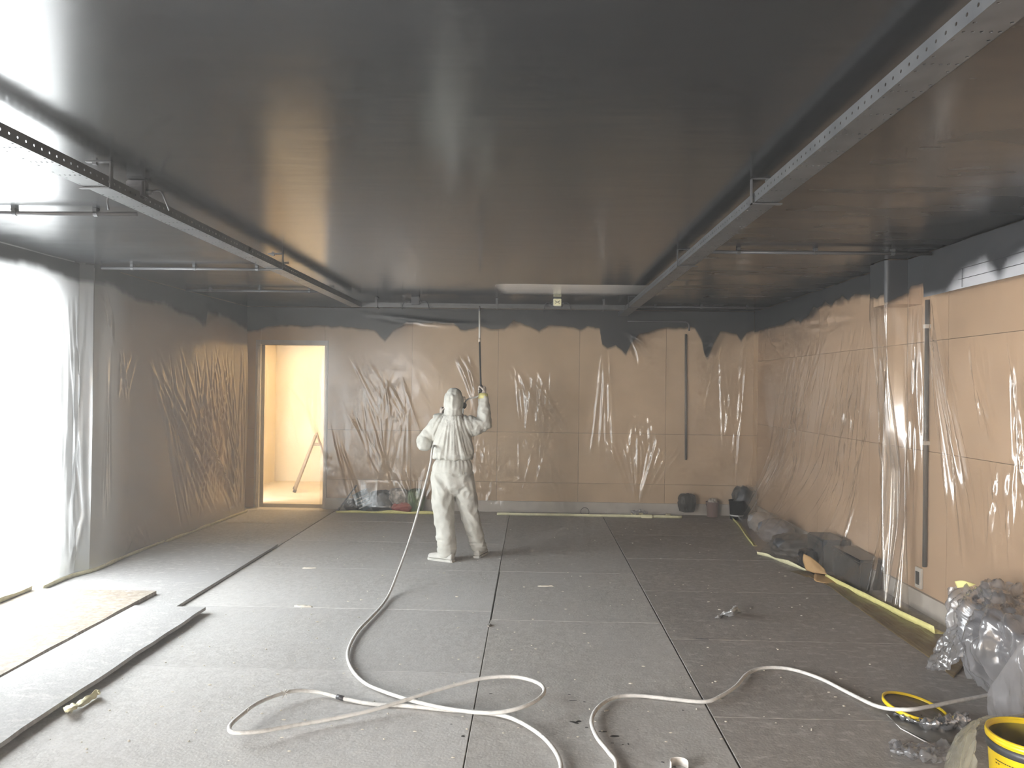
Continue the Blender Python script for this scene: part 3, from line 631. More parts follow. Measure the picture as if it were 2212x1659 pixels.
# ================================================================== CEILING SERVICES
def plate(bm, o, u, v, Lu, Lv, nu, nv, hole, r):
    """perforated sheet: nu x nv cells; hole(i,j) says whether the cell is punched"""
    o, u, v = Vector(o), Vector(u), Vector(v); cu, cv = Lu/nu, Lv/nv; cache = {}
    def vt(a, b):
        k = (round(a, 5), round(b, 5))
        if k not in cache: cache[k] = bm.verts.new(o+u*a+v*b)
        return cache[k]
    for i in range(nu):
        for j in range(nv):
            a0, b0 = i*cu, j*cv
            if not hole(i, j): bm.faces.new((vt(a0, b0), vt(a0+cu, b0), vt(a0+cu, b0+cv), vt(a0, b0+cv))); continue
            oc = [(0, 0), (.5, 0), (1, 0), (1, .5), (1, 1), (.5, 1), (0, 1), (0, .5)]
            out = [bm.verts.new(o+u*(a0+x*cu)+v*(b0+y*cv)) for x, y in oc]
            inn = [bm.verts.new(o+u*(a0+cu/2+r*math.cos(math.radians(225+45*k)))+v*(b0+cv/2+r*math.sin(math.radians(225+45*k)))) for k in range(8)]
            for k in range(8): bm.faces.new((out[k], out[(k+1) % 8], inn[(k+1) % 8], inn[k]))
def tray_run(label, p0, direction, length, width_dir, width, zb=2.63, zt=2.682):
    t = thing('cable_tray', label, 'cable tray', p0, 'cable trays under ceiling')
    d, w = Vector(direction), Vector(width_dir); p0 = Vector((0, 0, 0)); n = int(length/.05)
    def part(nm, bm):
        o = obj(nm, bm=bm, mat=M_tray, parent=t); s = o.modifiers.new('s', 'SOLIDIFY'); s.thickness = .0015; return o
    for k in (0, 1):
        bm = bmesh.new(); plate(bm, w*(width*k), d, (0, 0, 1), length, zt-zb, n, 1, lambda i, j: True, .0058); part('side_wall', bm)
        bm = bmesh.new(); plate(bm, w*(width*k)+Vector((0, 0, zt-zb)), d, w*(1 if k == 0 else -1), length, .012, max(n//6, 1), 1, lambda i, j: False, .004); part('lip', bm)
    bm = bmesh.new(); plate(bm, (0, 0, 0), d, w, length, width, n*2, 5, lambda i, j: (i % 8 == 0) or (j in (0, 4) and i % 4 == 2), .005); part('tray_base', bm)
    return t
TB = 2.63
trL = tray_run('long dark perforated tray under ceiling on the window side', (-2.03, -1.0, TB), (0, 1, 0), 10.05, (-1, 0, 0), .115)
trR = tray_run('long grey perforated tray under ceiling near the warm wall', (1.085, -1.0, TB), (0, 1, 0), 10.9, (1, 0, 0), .115)
trB = tray_run('short cross tray running along before the back wall', (-2.02, 9.05, TB), (1, 0, 0), 3.09, (0, 1, 0), .115)
def hanger(t, x, y, sgn, axis='y'):
    """flat-bar C bracket: arm on the ceiling, drop, arm under the tray"""
    bm = bmesh.new(); b = .0125
    def bx_(x0, x1, y0, y1, z0, z1):
        if axis == 'y': bm_box(bm, min(x+sgn*x0, x+sgn*x1), max(x+sgn*x0, x+sgn*x1), y+y0, y+y1, z0, z1)
        else: bm_box(bm, x+y0, x+y1, min(y+sgn*x0, y+sgn*x1), max(y+sgn*x0, y+sgn*x1), z0, z1)
    bx_(-.018, -.012, -b, b, TB-.010, ZC-.001); bx_(-.018, .105, -b, b, ZC-.005, ZC-.001); bx_(-.018, .135, -b, b, TB-.010, TB-.004)
    bx_(.055, .075, -.008, .008, ZC-.016, ZC-.004)
    o = obj('hanger', bm=bm, mat=M_tray); put(o, t); return o
for y in (.9, 3.62, 6.15): hanger(trL, -2.03, y, -1)
for y in (1.3, 3.85, 5.8, 8.75): hanger(trR, 1.085, y, 1)
for x in (-1.85, -.43, .82): hanger(trB, x, 9.05, 1, 'x')
# conduits clipped to the ceiling
def conduit(label, x0, x1, y, n, z=2.718, group='conduits clipped to the ceiling'):
    t = thing('conduit', label, 'conduit', ((x0+x1)/2, y, z), group)
    put(tube('pipe', [(x0, y, z), (x1, y, z)], .0125, M_pvc, seg=12), t)
    for k in range(n):
        x = x0+(x1-x0)*(k+.5)/n; o = obj('clip', bm=(lambda b: (bm_tube(b, [(x-.012, y, z), (x+.012, y, z)], .017, 12), bm_box(b, x-.012, x+.012, y-.02, y+.02, z+.012, ZC-.001), b)[-1])(bmesh.new()), mat=M_tray); put(o, t)
    return t
conduit('grey conduit on ceiling above the window, nearest to the camera', -3.9, -2.40, 4.60, 3)
conduit('grey conduit on ceiling between pier and dark tray', -3.85, -2.17, 6.78, 3)
conduit('thin conduit on ceiling by the doorway corner', -3.8, -2.17, 8.35, 3)
conduit('twin grey conduit on ceiling running to the warm wall', 1.22, 2.90, 5.72, 3)
conduit('thin conduit crossing the ceiling at the far end by the warm wall', 1.22, 2.90, 9.55, 3)
# bent conduit dropping down the back wall
t = thing('wall_conduit', 'thin bent conduit dropping down the back wall behind film', 'conduit', (2.06, 10.26, 0))
put(tube('pipe', catmull([(1.25, 10.27, 2.60), (1.8, 10.27, 2.60), (2.0, 10.27, 2.60), (2.055, 10.27, 2.565), (2.06, 10.27, 2.48)], 5), .010, M_pvc), t)
put(tube('pipe', [(2.08, YB-.04, 2.46), (2.10, YB-.04, .75)], .016, M_pvc), t)
# conduit and socket on the right wall
t = thing('wall_conduit', 'straight grey conduit down the warm wall behind film folds', 'conduit', (XR-.04, 5.87, 0))
put(tube('pipe', [(XR-.04, 6.05, 2.42), (XR-.04, 6.05, .36)], .016, M_pvc), t)
for z in (2.2, 1.3): put(box('clip', XR-.062, XR-.016, 6.03, 6.07, z, z+.03, M_white), t)
t = thing('wall_socket', 'small white wall socket low on the warm wall behind film', 'socket', (XR-.03, 6.15, .24))
put(box('face_plate', XR-.04, XR-.018, 6.11, 6.20, .17, .33, M_frame, bevel=.004), t); put(box('insert', XR-.045, XR-.039, 6.13, 6.18, .20, .30, M_dark), t)
# junction boxes on the cross tray
def jbox(label, x, y, z, yellow):
    t = thing('junction_box', label, 'junction box', (x, y, z))
    M_j = M_dark if not yellow else M('pale_grey_box', (.42, .43, .38), .5)
    put(box('body', x-.05, x+.05, y-.025, y+.025, z-.045, z+.045, M_j, bevel=.006), t)
    put(box('lid', x-.044, x+.044, y-.034, y-.025, z-.039, z+.039, M_tapep if yellow else M_dark, bevel=.004), t)
    for s in (-1, 1):
        put(tube('gland', [(x+s*.05, y, z-.01), (x+s*.075, y, z-.012)], .012, M_tray), t)
        put(tube('cable', catmull([(x+s*.07, y, z-.012), (x+s*.12, y-.005, z-.005), (x+s*.15, y-.01, z-.05), (x+s*.16, y+.02, z-.10)], 4), .005, M_dark), t)
    if yellow:
        for a, b in (((-.03, -.02), (.03, .02)), ((-.03, .018), (.028, -.018)), ((-.034, .0), (.034, .004))):
            put(tube('scribble', [(x+a[0], y-.0355, z+a[1]), (x+b[0], y-.0355, z+b[1])], .0022, M_dark, seg=5), t)
jbox('dark junction box on the cross tray above the worker', -1.38, 9.02, 2.725-.02, False)
jbox('junction box with scribbled yellow lid on the cross tray', .278, 9.02, 2.70, True)
jbox('dark junction box on the long tray by the window side', -2.06, 3.95, 2.70, False)

# ================================================================== FLOOR: loose boards
def loose(label, x0, x1, y0, y1, z0, z1, mat, rz=0.):
    bm = bmesh.new(); n = 60; cx, cy = (x0+x1)/2, (y0+y1)/2; rows = []
    for i in range(n+1):
        y = y0+(y1-y0)*i/n; a = x0+.004*mnoise.noise(Vector((y*3, 1, 0))); b = x1+.006*mnoise.noise(Vector((y*5, 7, 0)))+(.012*max(0, mnoise.noise(Vector((y*2.2, 3, 3)))))
        rows.append([bm.verts.new((x-cx, y-cy, z-z0)) for x, z in ((a, z0), (b, z0), (b, z1), (a, z1))])
    for p, q in zip(rows, rows[1:]):
        for k in range(4): bm.faces.new((p[k], p[(k+1) % 4], q[(k+1) % 4], q[k]))
    bm.faces.new(rows[0]); bm.faces.new(rows[-1][::-1]); bmesh.ops.recalc_face_normals(bm, faces=bm.faces[:])
    o = obj('loose_board', bm=bm, mat=mat); o.location = (cx, cy, z0); o.rotation_euler = (0, 0, rz); return tag(o, label, 'board')
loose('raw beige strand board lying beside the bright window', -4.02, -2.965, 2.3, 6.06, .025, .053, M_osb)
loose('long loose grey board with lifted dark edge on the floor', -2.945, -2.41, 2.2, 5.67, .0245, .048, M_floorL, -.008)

# ================================================================== HOSE
HP = []
for p in [(2142, 1500, .03), (2080, 1512, .05), (2010, 1526, .07), (1960, 1533, .075), (1900, 1527, .04), (1840, 1500, .016), (1770, 1465, .014), (1705, 1445, .014), (1650, 1443, .014), (1615, 1455, .016), (1590, 1482, .02), (1555, 1505, .018), (1520, 1516, .014), (1450, 1510, .014), (1380, 1503, .014), (1330, 1506, .016), (1295, 1525, .02), (1278, 1555, .025), (1288, 1590, .025), (1315, 1625, .02), (1332, 1655, .016)]:
    HP.append(onZ(p[0], p[1], p[2]))
HP += [Vector((.33, 3.18, .014)), Vector((.15, 3.05, .014)), Vector((.12, 3.25, .014))]
for p in [(1212, 1655, .02), (1190, 1610, .03), (1150, 1575, .03), (1095, 1548, .022), (1030, 1538, .014), (960, 1533, .014), (880, 1525, .014), (800, 1520, .014), (735, 1507, .02), (680, 1494, .03), (625, 1494, .05), (560, 1517, .06), (515, 1550, .06), (496, 1570, .06), (505, 1582, .06), (560, 1580, .05), (640, 1566, .035), (720, 1552, .03), (800, 1535, .035), (870, 1514, .045), (950, 1489, .06), (1040, 1466, .075), (1110, 1462, .08), (1160, 1474, .08), (1176, 1492, .08), (1160, 1512, .075), (1120, 1530, .07), (1060, 1540, .055), (980, 1533, .04), (900, 1516, .034), (830, 1494, .025), (785, 1473, .02), (757, 1440, .016), (752, 1405, .016), (772, 1365, .016), (800, 1335, .016), (825, 1308, .018)]:
    HP.append(onZ(p[0], p[1], p[2]))
# rises to the worker's hip
for p, y in [((842, 1280), 6.22), ((858, 1240), 6.47), ((875, 1195), 6.72), ((893, 1140), 6.96), ((910, 1080), 7.15), ((923, 1030), 7.28), ((930, 1000), 7.35), ((934, 970), 7.42)]: HP.append(onY(p[0], p[1], y))
HP += [Vector((-.955, 7.60, 1.13)), Vector((-.93, 7.78, 1.17)), Vector((-.86, 7.90, 1.22))]
hose = tube('spray_hose', catmull(HP, 8), .0105, M_hose, seg=10, roundcap=True)
hz = thing('paint_hose', 'long white hose looping over the floor to the worker', 'hose', HP[0])
hose.name = 'hose_line'; put(hose, hz)
M_burr = M('dried_paint_burr', (.62, .60, .56), .8)
def burr(px, py, z, r=.02, n=14):
    bm = bmesh.new(); c = onZ(px, py, z)
    for _ in range(n):
        d = Vector((random.gauss(0, 1), random.gauss(0, 1), random.gauss(0, 1))).normalized(); bm_tube(bm, [c+d*.004, c+d*r*random.uniform(.6, 1.2)], [.0025, .0008], 5)
    put(obj('dried_burr', bm=bm, mat=M_burr), hz)
burr(616, 1497, .052, .03, 18); burr(534, 1537, .06, .016, 9)
put(tube('tape_wrap', [onZ(728, 1505, .022), onZ(742, 1509, .02)], .0135, M_dark), hz)

# ================================================================== PERSON
def remeshed(bm, voxel, smooth_it=3):
    me = bpy.data.meshes.new('tmp'); bm.to_mesh(me); bm.free()
    o = bpy.data.objects.new('tmp', me); COL.objects.link(o)
    r = o.modifiers.new('r', 'REMESH'); r.mode = 'VOXEL'; r.voxel_size = voxel; r.use_smooth_shade = True
    s = o.modifiers.new('s', 'SMOOTH'); s.factor = .5; s.iterations = smooth_it
    bpy.context.view_layer.update()
    out = bpy.data.meshes.new_from_object(o.evaluated_get(bpy.context.evaluated_depsgraph_get()))
    bpy.data.objects.remove(o); return out
M_suit = M('paint_dusted_coverall', (.62, .61, .555), .85, col2=(.52, .51, .455), vscale=5, lo=.42, hi=.66, bump=.35, bscale=90, bdist=.004)
M_skin = M('dusty_glove_and_skin', (.50, .42, .36), .7, col2=(.60, .56, .50), vscale=18, bump=.2, bscale=90)
M_shoe = M('dusted_shoe', (.66, .645, .60), .75, col2=(.55, .54, .5), vscale=14)
PX, PY = -.775, 7.62
person = thing('person', 'person in hooded white coverall spraying the ceiling with a raised lance', 'person', (PX, PY, 0))
def limb(bm, pts, rad, sy=None, seg=14): bm_tube(bm, pts, rad, seg, roundcap=True, sy=sy)
def fist(bm, c, side, tilt=0.):
    """closed hand round an upright grip through c; side=+1 palm on the +x side"""
    c = Vector(c); Rm = Matrix.Rotation(tilt, 3, 'Y')
    q = lambda x, y, z: c + Rm @ Vector((x*side, y, z))
    bm_ball(bm, q(.034, -.006, -.002), (.020, .030, .047), 12)
    for k, (dz, ln, r) in enumerate(((.034, 1.0, .0092), (.012, 1.08, .0098), (-.011, 1.0, .0094), (-.032, .85, .0082))):
        pts = []
        for a in (35, 75, 110, 150, 190, 225):
            if a > 40+185*ln: break
            rr = .027 if a < 170 else .024
            pts.append(q(rr*math.cos(math.radians(a))*1.15+.004, rr*math.sin(math.radians(a)), dz-.004*(a > 150)))
        limb(bm, [q(.036, .004, dz)]+pts, [r*1.1]+[r]*(len(pts)-1)+[r*.85], seg=8)
    limb(bm, [q(.040, -.022, -.022), q(.026, -.034, .004), q(.004, -.034, .026), q(-.014, -.026, .040)], [.0135, .012, .0105, .009], seg=8)
RH = Vector((-.515, 7.735, 1.672)); LHd = Vector((-.885, 7.83, 1.455))
J = dict(Ls=(-.925, 7.62, 1.36), Le=(-1.065, 7.63, 1.145), Lw=(-.925, 7.80, 1.385), Rs=(-.64, 7.62, 1.355), Re=(-.472, 7.645, 1.345), Rw=(-.487, 7.705, 1.60),
         Lh=(-.868, 7.62, .90), Lk=(-.862, 7.595, .50), La=(-.812, 7.56, .10), Rh=(-.688, 7.64, .90), Rk=(-.612, 7.69, .47), Ra=(-.520, 7.75, .115))
bm = bmesh.new()
bm_ball(bm, (-.772, 7.655, 1.575), (.077, .098, .112), 18)                       # skull
bm_ball(bm, (-.770, 7.70, 1.525), (.058, .062, .070), 14)                        # jaw
limb(bm, [(-.770, 7.752, 1.585), (-.770, 7.766, 1.558)], [.010, .015], seg=8)    # nose
for s in (-1, 1):
    bm_ball(bm, (-.770+s*.077, 7.652, 1.565), (.012, .020, .032), 8)             # ears
    bm_ball(bm, (-.770+s*.030, 7.738, 1.592), (.016, .012, .010), 8)             # eye lids
bm_ball(bm, (-.770, 7.748, 1.522), (.024, .012, .010), 8)                        # mouth
limb(bm, [(-.775, 7.63, 1.38), (-.773, 7.645, 1.50)], [.058, .055])
limb(bm, [(-.775, 7.62, .92), (-.775, 7.62, 1.05), (-.775, 7.62, 1.22), (-.775, 7.62, 1.34)], [.145, .14, .15, .14], sy=[.72]*4)
limb(bm, [J['Ls'], J['Le'], J['Lw']], [.055, .045, .03]); limb(bm, [J['Rs'], J['Re'], J['Rw']], [.055, .045, .03])
limb(bm, [J['Lw'], LHd+Vector((-.03, -.01, -.03))], [.029, .026]); limb(bm, [J['Rw'], RH+Vector((.030, -.01, -.035))], [.029, .027])
limb(bm, [J['Ls'], (-.775, 7.62, 1.35), J['Rs']], [.06, .08, .06])
for a in 'LR': limb(bm, [J[a+'h'], J[a+'k'], J[a+'a']], [.085, .06, .04])
fist(bm, RH, 1); fist(bm, LHd, -1)
me = remeshed(bm, .0065, 2); me.materials.append(M_skin)
body = put(obj('body', mesh=me), person); me.polygons.foreach_set('use_smooth', [True]*len(me.polygons))
# coverall
bm = bmesh.new()
tz = [(.80, .185, .130), (.86, .202, .150), (.92, .200, .150), (.96, .186, .136), (.990, .164, .114), (1.015, .200, .152), (1.06, .206, .158), (1.12, .190, .142), (1.22, .182, .134), (1.31, .176, .126), (1.375, .150, .108), (1.42, .095, .088)]
limb(bm, [(-.777, 7.615, z) for z, _, _ in tz], [r for _, r, _ in tz], sy=[d/r for _, r, d in tz], seg=24)
bm_ball(bm, (-.777, 7.632, 1.552), (.098, .128, .142), 22); limb(bm, [(-.777, 7.60, 1.40), (-.777, 7.615, 1.49)], [.085, .088])
limb(bm, [(-.905, 7.615, 1.345), J['Le'], (-.955, 7.765, 1.31), J['Lw']], [.088, .082, .062, .042]); bm_ball(bm, (-1.055, 7.60, 1.14), (.075, .08, .068))
limb(bm, [(-.66, 7.615, 1.315), (-.555, 7.63, 1.315), J['Re'], (-.478, 7.672, 1.47), J['Rw']], [.098, .092, .082, .060, .046])
limb(bm, [(-.870, 7.615, .83), (-.868, 7.60, .70), J['Lk'], (-.835, 7.575, .27), J['La']], [.112, .112, .100, .084, .083])
limb(bm, [(-.692, 7.625, .83), (-.665, 7.645, .70), J['Rk'], (-.565, 7.72, .27), J['Ra']], [.112, .108, .090, .076, .072])
me = remeshed(bm, .0095, 4)
n = len(me.vertices); co = np.empty(n*3); me.vertices.foreach_get('co', co); co = co.reshape(-1, 3); nr = np.empty(n*3); me.vertices.foreach_get('normal', nr); nr = nr.reshape(-1, 3)
def ridged(v): return 1-2*abs(v)
dsp = np.zeros(n)
for i in range(n):
    x, y, z = co[i]; rx = x-PX; q = 0.
    if z < .86:           # trouser legs: slanted creases, bunching at the hem
        q += .013*ridged(mnoise.noise(Vector((x*9+z*4, y*9, z*5.5)))) + .007*ridged(mnoise.noise(Vector((x*15, y*15-z*5, z*11+3))))
        if z < .24: q += .010*ridged(mnoise.noise(Vector((x*7, y*7, z*30))))
    elif z < 1.0:         # gathers below the elastic
        k = min(1, (1.0-z)/.02)*min(1, (z-.86)/.10); q += .004*k*math.sin(math.atan2(y-PY, rx)*21+2.5*mnoise.noise(Vector((rx*9, z*6, 1)))) + .007*ridged(mnoise.noise(Vector((x*10, y*10, z*6))))
    elif z < 1.42 and abs(rx) < .19:   # back: drapes fanning from the neck
        ang = math.atan2(rx, 1.62-z); q += .017*ridged(mnoise.noise(Vector((ang*11, 4.2, z*1.6))))+.008*ridged(mnoise.noise(Vector((ang*24, 9.2, z*3))))
        if z < 1.09: q += .014*ridged(mnoise.noise(Vector((x*9, y*9, z*22))))*(1.09-z)/.09
    elif abs(rx) < .13 and z >= 1.42:  # hood
        q += .007*ridged(mnoise.noise(Vector((x*24, y*9, z*11))))+.004*ridged(mnoise.noise(Vector((x*14, y*14, z*30))))
        q += .009*math.exp(-(rx/.012)**2)*(1 if y < PY else 0)*(1 if z < 1.62 else 0)
    else: q += .010*ridged(mnoise.noise(Vector((x*11+z*6, y*11, z*11-x*6))))+.005*ridged(mnoise.noise(Vector((x*24, y*24, z*20))))
    dsp[i] = q-.004
co = co+nr*dsp[:, None]
me.vertices.foreach_set('co', co.ravel()); me.update()
bm = bmesh.new(); bm.from_mesh(me)
kill = [f for f in bm.faces if (lambda c: c.y > 7.675 and ((c.x+.772)/.070)**2+((c.z-1.565)/.098)**2 < 1)(f.calc_center_median())]
bmesh.ops.delete(bm, geom=kill, context='FACES'); bm.to_mesh(me); bm.free()
me.materials.append(M_suit); me.polygons.foreach_set('use_smooth', [True]*len(me.polygons))
suit = put(obj('coverall', mesh=me), person)
bv = BVHTree.FromPolygons([tuple(v.co) for v in me.vertices], [tuple(p.vertices) for p in me.polygons])
def hem_patch(name, px0, px1, py0, py1, mat, off=.006, nx=12, nz=14, sag=0.):
    vs_, fs_ = [], []
    for j in range(nz+1):
        for i in range(nx+1):
            u, v = i/nx, j/nz; px = px0+(px1-px0)*u; py = py0+(py1-py0)*v+sag*math.sin(u*math.pi)
            d = Vector(ray(px, py)); hit = bv.ray_cast(Vector((0, 0, EYE)), d.normalized())
            p = hit[0] if hit[0] is not None else onY(px, py, PY-.13)
            e = min(u, 1-u, v*1.0, 1-v); k = off*min(1, e/.06+.25)
            vs_.append(p+Vector((0, -k, 0)))
    for j in range(nz):
        for i in range(nx): a = j*(nx+1)+i; fs_.append((a, a+1, a+nx+2, a+nx+1))
    o = obj(name, vs_, fs_, mat, smooth=True); s = o.modifiers.new('s', 'SOLIDIFY'); s.thickness = .003; return put(o, suit)
hem_patch('pocket', 951, 976, 1018, 1062, M_suit); hem_patch('pocket', 994, 1010, 1013, 1060, M_suit)
put(tube('waist_elastic', [(PX-.002+.168*math.cos(a), 7.615+.118*math.sin(a), .990+.004*math.sin(a*9)) for a in np.linspace(0, 2*math.pi, 40)], .006, M_suit, seg=6), suit)
put(tube('wrist_tape', [(-.4885, 7.700, 1.585), (-.489, 7.708, 1.635)], [.050, .046], M_tapey, seg=20), person)
# respirator, glasses
resp = put(obj('respirator', bm=(lambda b: (bm_ball(b, (-.770, 7.775, 1.535), (.045, .035, .04), 12), b)[-1])(bmesh.new()), mat=M_dark, smooth=True), person)
for s in (-1, 1): put(tube('filter', [(-.770+s*.045, 7.785, 1.522), (-.770+s*.095, 7.755, 1.512)], .030, M_dark, seg=16), person)
g = tube('glasses', [(-.868, 7.69, 1.60), (-.855, 7.75, 1.600), (-.81, 7.775, 1.598), (-.77, 7.78, 1.598), (-.73, 7.775, 1.598), (-.685, 7.75, 1.600), (-.672, 7.69, 1.60), (-.668, 7.66, 1.595), (-.664, 7.648, 1.57)], .004, M_dark, seg=6); put(g, person)
# shoes
def shoe(c, yaw, mat, par):
    bm = bmesh.new(); secs = [(-.125, .026, .055), (-.11, .036, .072), (-.06, .040, .078), (0, .042, .078), (.06, .049, .060), (.11, .048, .048), (.15, .036, .040), (.168, .016, .028)]
    rows = []
    for yv, hw, ht in secs:
        rows.append([bm.verts.new((x*hw, yv, z*ht)) for x, z in ((-1, 0), (1, 0), (1.04, .28), (.95, .62), (.55, .95), (0, 1.03), (-.55, .95), (-.95, .62), (-1.04, .28))])
    for a, b in zip(rows, rows[1:]):
        m = len(a)
        for k in range(m): bm.faces.new((a[k], a[(k+1) % m], b[(k+1) % m], b[k]))
    bm.faces.new(rows[0][::-1]); bm.faces.new(rows[-1]); bmesh.ops.recalc_face_normals(bm, faces=bm.faces[:])
    Mx = Matrix.Translation(Vector(c)) @ Matrix.Rotation(yaw, 4, 'Z'); up = Mx
    sole = bm.copy(); bmesh.ops.transform(bm, matrix=up @ Matrix.Translation((0, 0, .018)), verts=bm.verts[:])
    for v in sole.verts: v.co.z = .022 if v.co.z > .012 else .0; v.co.x *= 1.06; v.co.y *= 1.02
    bmesh.ops.transform(sole, matrix=Mx, verts=sole.verts[:])
    o = put(obj('shoe', bm=bm, mat=mat, smooth=True), par); o.modifiers.new('s', 'SUBSURF').render_levels = 2
    s = obj('sole', bm=sole, mat=mat, parent=o); return o
shoe((-.855, 7.55, .0), math.radians(62), M_shoe, person); shoe((-.505, 7.80, .0), math.radians(-14), M_shoe, person)
# spray lance, held in the raised hand
la = thing('spray_lance', 'long thin spray lance held upright toward the ceiling', 'spray lance', RH)
TOP = onY(1036, 672, 8.06); MID = onY(1036, 735, 7.90); c0 = RH+Vector((-.002, .006, .045))
put(tube('grip', [RH+Vector((0, 0, -.055)), RH+Vector((0, 0, .05))], .014, M_dark, seg=12), la)
put(tube('lance_tube', [c0, c0.lerp(MID, .03), MID], [.013, .0095, .0095], M('lance_black', (.06, .06, .06), .4), seg=10), la)
put(tube('extension_tube', [MID, TOP], .0105, M('lance_grey', (.50, .48, .44), .5), seg=10), la)
put(tube('coupling', [MID-Vector((0, 0, .02)), MID+Vector((0, 0, .02))], .015, M('coupling_tan', (.5, .42, .33), .5), seg=12), la)
put(tube('nozzle', [TOP, TOP+Vector((0, .02, .05))], [.014, .008], M_dark, seg=10), la)
put(tube('feed_hose', catmull([RH+Vector((.0, -.02, -.05)), RH+Vector((-.06, -.015, -.075)), RH+Vector((-.135, 0, -.098)), RH+Vector((-.175, .10, -.16)), RH+Vector((-.20, .15, -.30))], 5), .0075, M_hose), la)

# ================================================================== PATCH SURFACES (crumpled sheets)
def patch(name, ctrl, mat, nu=60, nv=60, amp=.02, scale=9., seed=0., parent=None, thick=.0, paint=False, zmin=None):
    C = [[Vector(p) for p in row] for row in ctrl]
    def spl(P, t):
        n = len(P)-1; x = t*n; i = min(int(x), n-1); f = x-i
        Q = [P[0]*2-P[1]]+P+[P[-1]*2-P[-2]]; a, b, c, d = Q[i:i+4]
        return .5*((2*b)+(c-a)*f+(2*a-5*b+4*c-d)*f*f+(3*b-a-3*c+d)*f**3)
    G = []
    for j in range(nv+1):
        row = [spl([spl(r, i/nu) for r in C], j/nv) for i in range(nu+1)] if False else None
        G.append(row)
    cols = [[spl(r, i/nu) for r in C] for i in range(nu+1)]
    V_ = []
    for j in range(nv+1):
        for i in range(nu+1): V_.append(spl(cols[i], j/nv))
    idx = lambda i, j: j*(nu+1)+i
    F2 = [(idx(i, j), idx(i+1, j), idx(i+1, j+1), idx(i, j+1)) for j in range(nv) for i in range(nu)]
    me = bpy.data.meshes.new(name); me.from_pydata(V_, [], F2); me.update()
    nn = [v.normal.copy() for v in me.vertices]; out = []
    for v, nrm in zip(V_, nn):
        s = Vector((v.x*scale+seed, v.y*scale, v.z*scale*.8))
        s = Vector((s.x+s.z*.35, s.y, s.z*.32-s.x*.12))
        q = abs(mnoise.noise(s+Vector((9, 2, 4))))*1.1-abs(mnoise.noise(s))*1.1+(abs(mnoise.noise(s*2.1+Vector((1, 8, 3))))-abs(mnoise.noise(s*2.3+Vector((5, 1, 2)))))*.5+(abs(mnoise.noise(s*4.6))-abs(mnoise.noise(s*5.1+Vector((2, 2, 7)))))*.12
        p = v+nrm*q*amp
        if zmin is not None and p.z < zmin: p.z = zmin+.002*random.random()
        out.append(p)
    for v, p in zip(me.vertices, out): v.co = p
    me.polygons.foreach_set('use_smooth', [True]*len(me.polygons)); me.materials.append(mat); me.update()
    if paint: me.attributes.new('paint', 'FLOAT', 'POINT')
    o = bpy.data.objects.new(name, me); COL.objects.link(o)
    if thick: s = o.modifiers.new('s', 'SOLIDIFY'); s.thickness = thick
    if parent is not None: put(o, parent)
    return o
Q = lambda L_: [[onY(*p) for p in r] for r in L_]

# sprayer under a crumpled cover
sp = thing('paint_sprayer', 'dark paint spraying machine under crumpled grey film by the warm wall', 'machine', (2.74, 4.35, 0))
M_mach = M('machine_dark_blue_grey', (.10, .10, .115), .5)
put(box('body', 2.62, 2.90, 4.30, 4.68, .20, .46, M_mach, bevel=.03), sp)
put(tube('motor', [(2.76, 4.28, .33), (2.76, 4.70, .33)], .10, M_mach, seg=20), sp)
put(tube('pump_tube', [(2.60, 4.42, .30), (2.60, 4.40, .05)], .035, M_dark, seg=14), sp)
for x in (2.66, 2.90): put(tube('wheel', [(x-.02, 4.62, .10), (x+.02, 4.62, .10)], .10, M_black, seg=24), sp)
put(tube('handle', catmull([(2.66, 4.66, .44), (2.66, 4.70, .48), (2.78, 4.71, .50), (2.89, 4.70, .48), (2.89, 4.66, .44)], 6), .014, M_dark), sp)
for x in (2.66, 2.88): put(tube('frame_leg', [(x, 4.34, .22), (x, 4.32, .005)], .014, M_dark), sp)
cv = patch('crumpled_film', Q([
    [(2052, 1275, 5.05), (2068, 1262, 4.95), (2110, 1262, 4.85), (2150, 1256, 4.72), (2212, 1285, 4.55), (2300, 1340, 4.4)],
    [(2048, 1310, 4.95), (2060, 1320, 4.80), (2105, 1330, 4.42), (2150, 1330, 4.22), (2212, 1350, 4.05), (2300, 1400, 3.9)],
    [(2050, 1350, 4.88), (2070, 1375, 4.68), (2095, 1395, 4.30), (2140, 1400, 4.12), (2205, 1430, 3.98), (2295, 1480, 3.85)],
    [(2070, 1405, 4.75), (2078, 1425, 4.60), (2100, 1445, 4.36), (2140, 1460, 4.20), (2200, 1500, 4.00), (2290, 1560, 3.85)],
    [(2082, 1432, 4.70), (2090, 1456, 4.60), (2112, 1482, 4.44), (2150, 1510, 4.32), (2200, 1545, 4.10), (2280, 1600, 3.90)]]), MF_pile, 110, 80, .075, 6.5, paint=True, zmin=.004)
tag(cv, 'large crumpled grey film heaped over the machine by the warm wall', 'plastic sheet')
o = patch('crumpled_film', Q([
    [(2108, 1292, 4.62), (2080, 1330, 4.72), (2045, 1365, 4.84), (2022, 1395, 4.92), (1999, 1446, 4.84)],
    [(2100, 1345, 4.56), (2078, 1372, 4.64), (2050, 1402, 4.76), (2025, 1425, 4.80), (2004, 1447, 4.80)],
    [(2095, 1405, 4.52), (2076, 1420, 4.60), (2055, 1436, 4.68), (2030, 1444, 4.74), (2008, 1449, 4.78)]]), MF_pile, 60, 34, .040, 13., seed=3, paint=True, zmin=.004)
tag(o, 'pointed film tail trailing over floor beside the crumpled cover', 'plastic sheet')
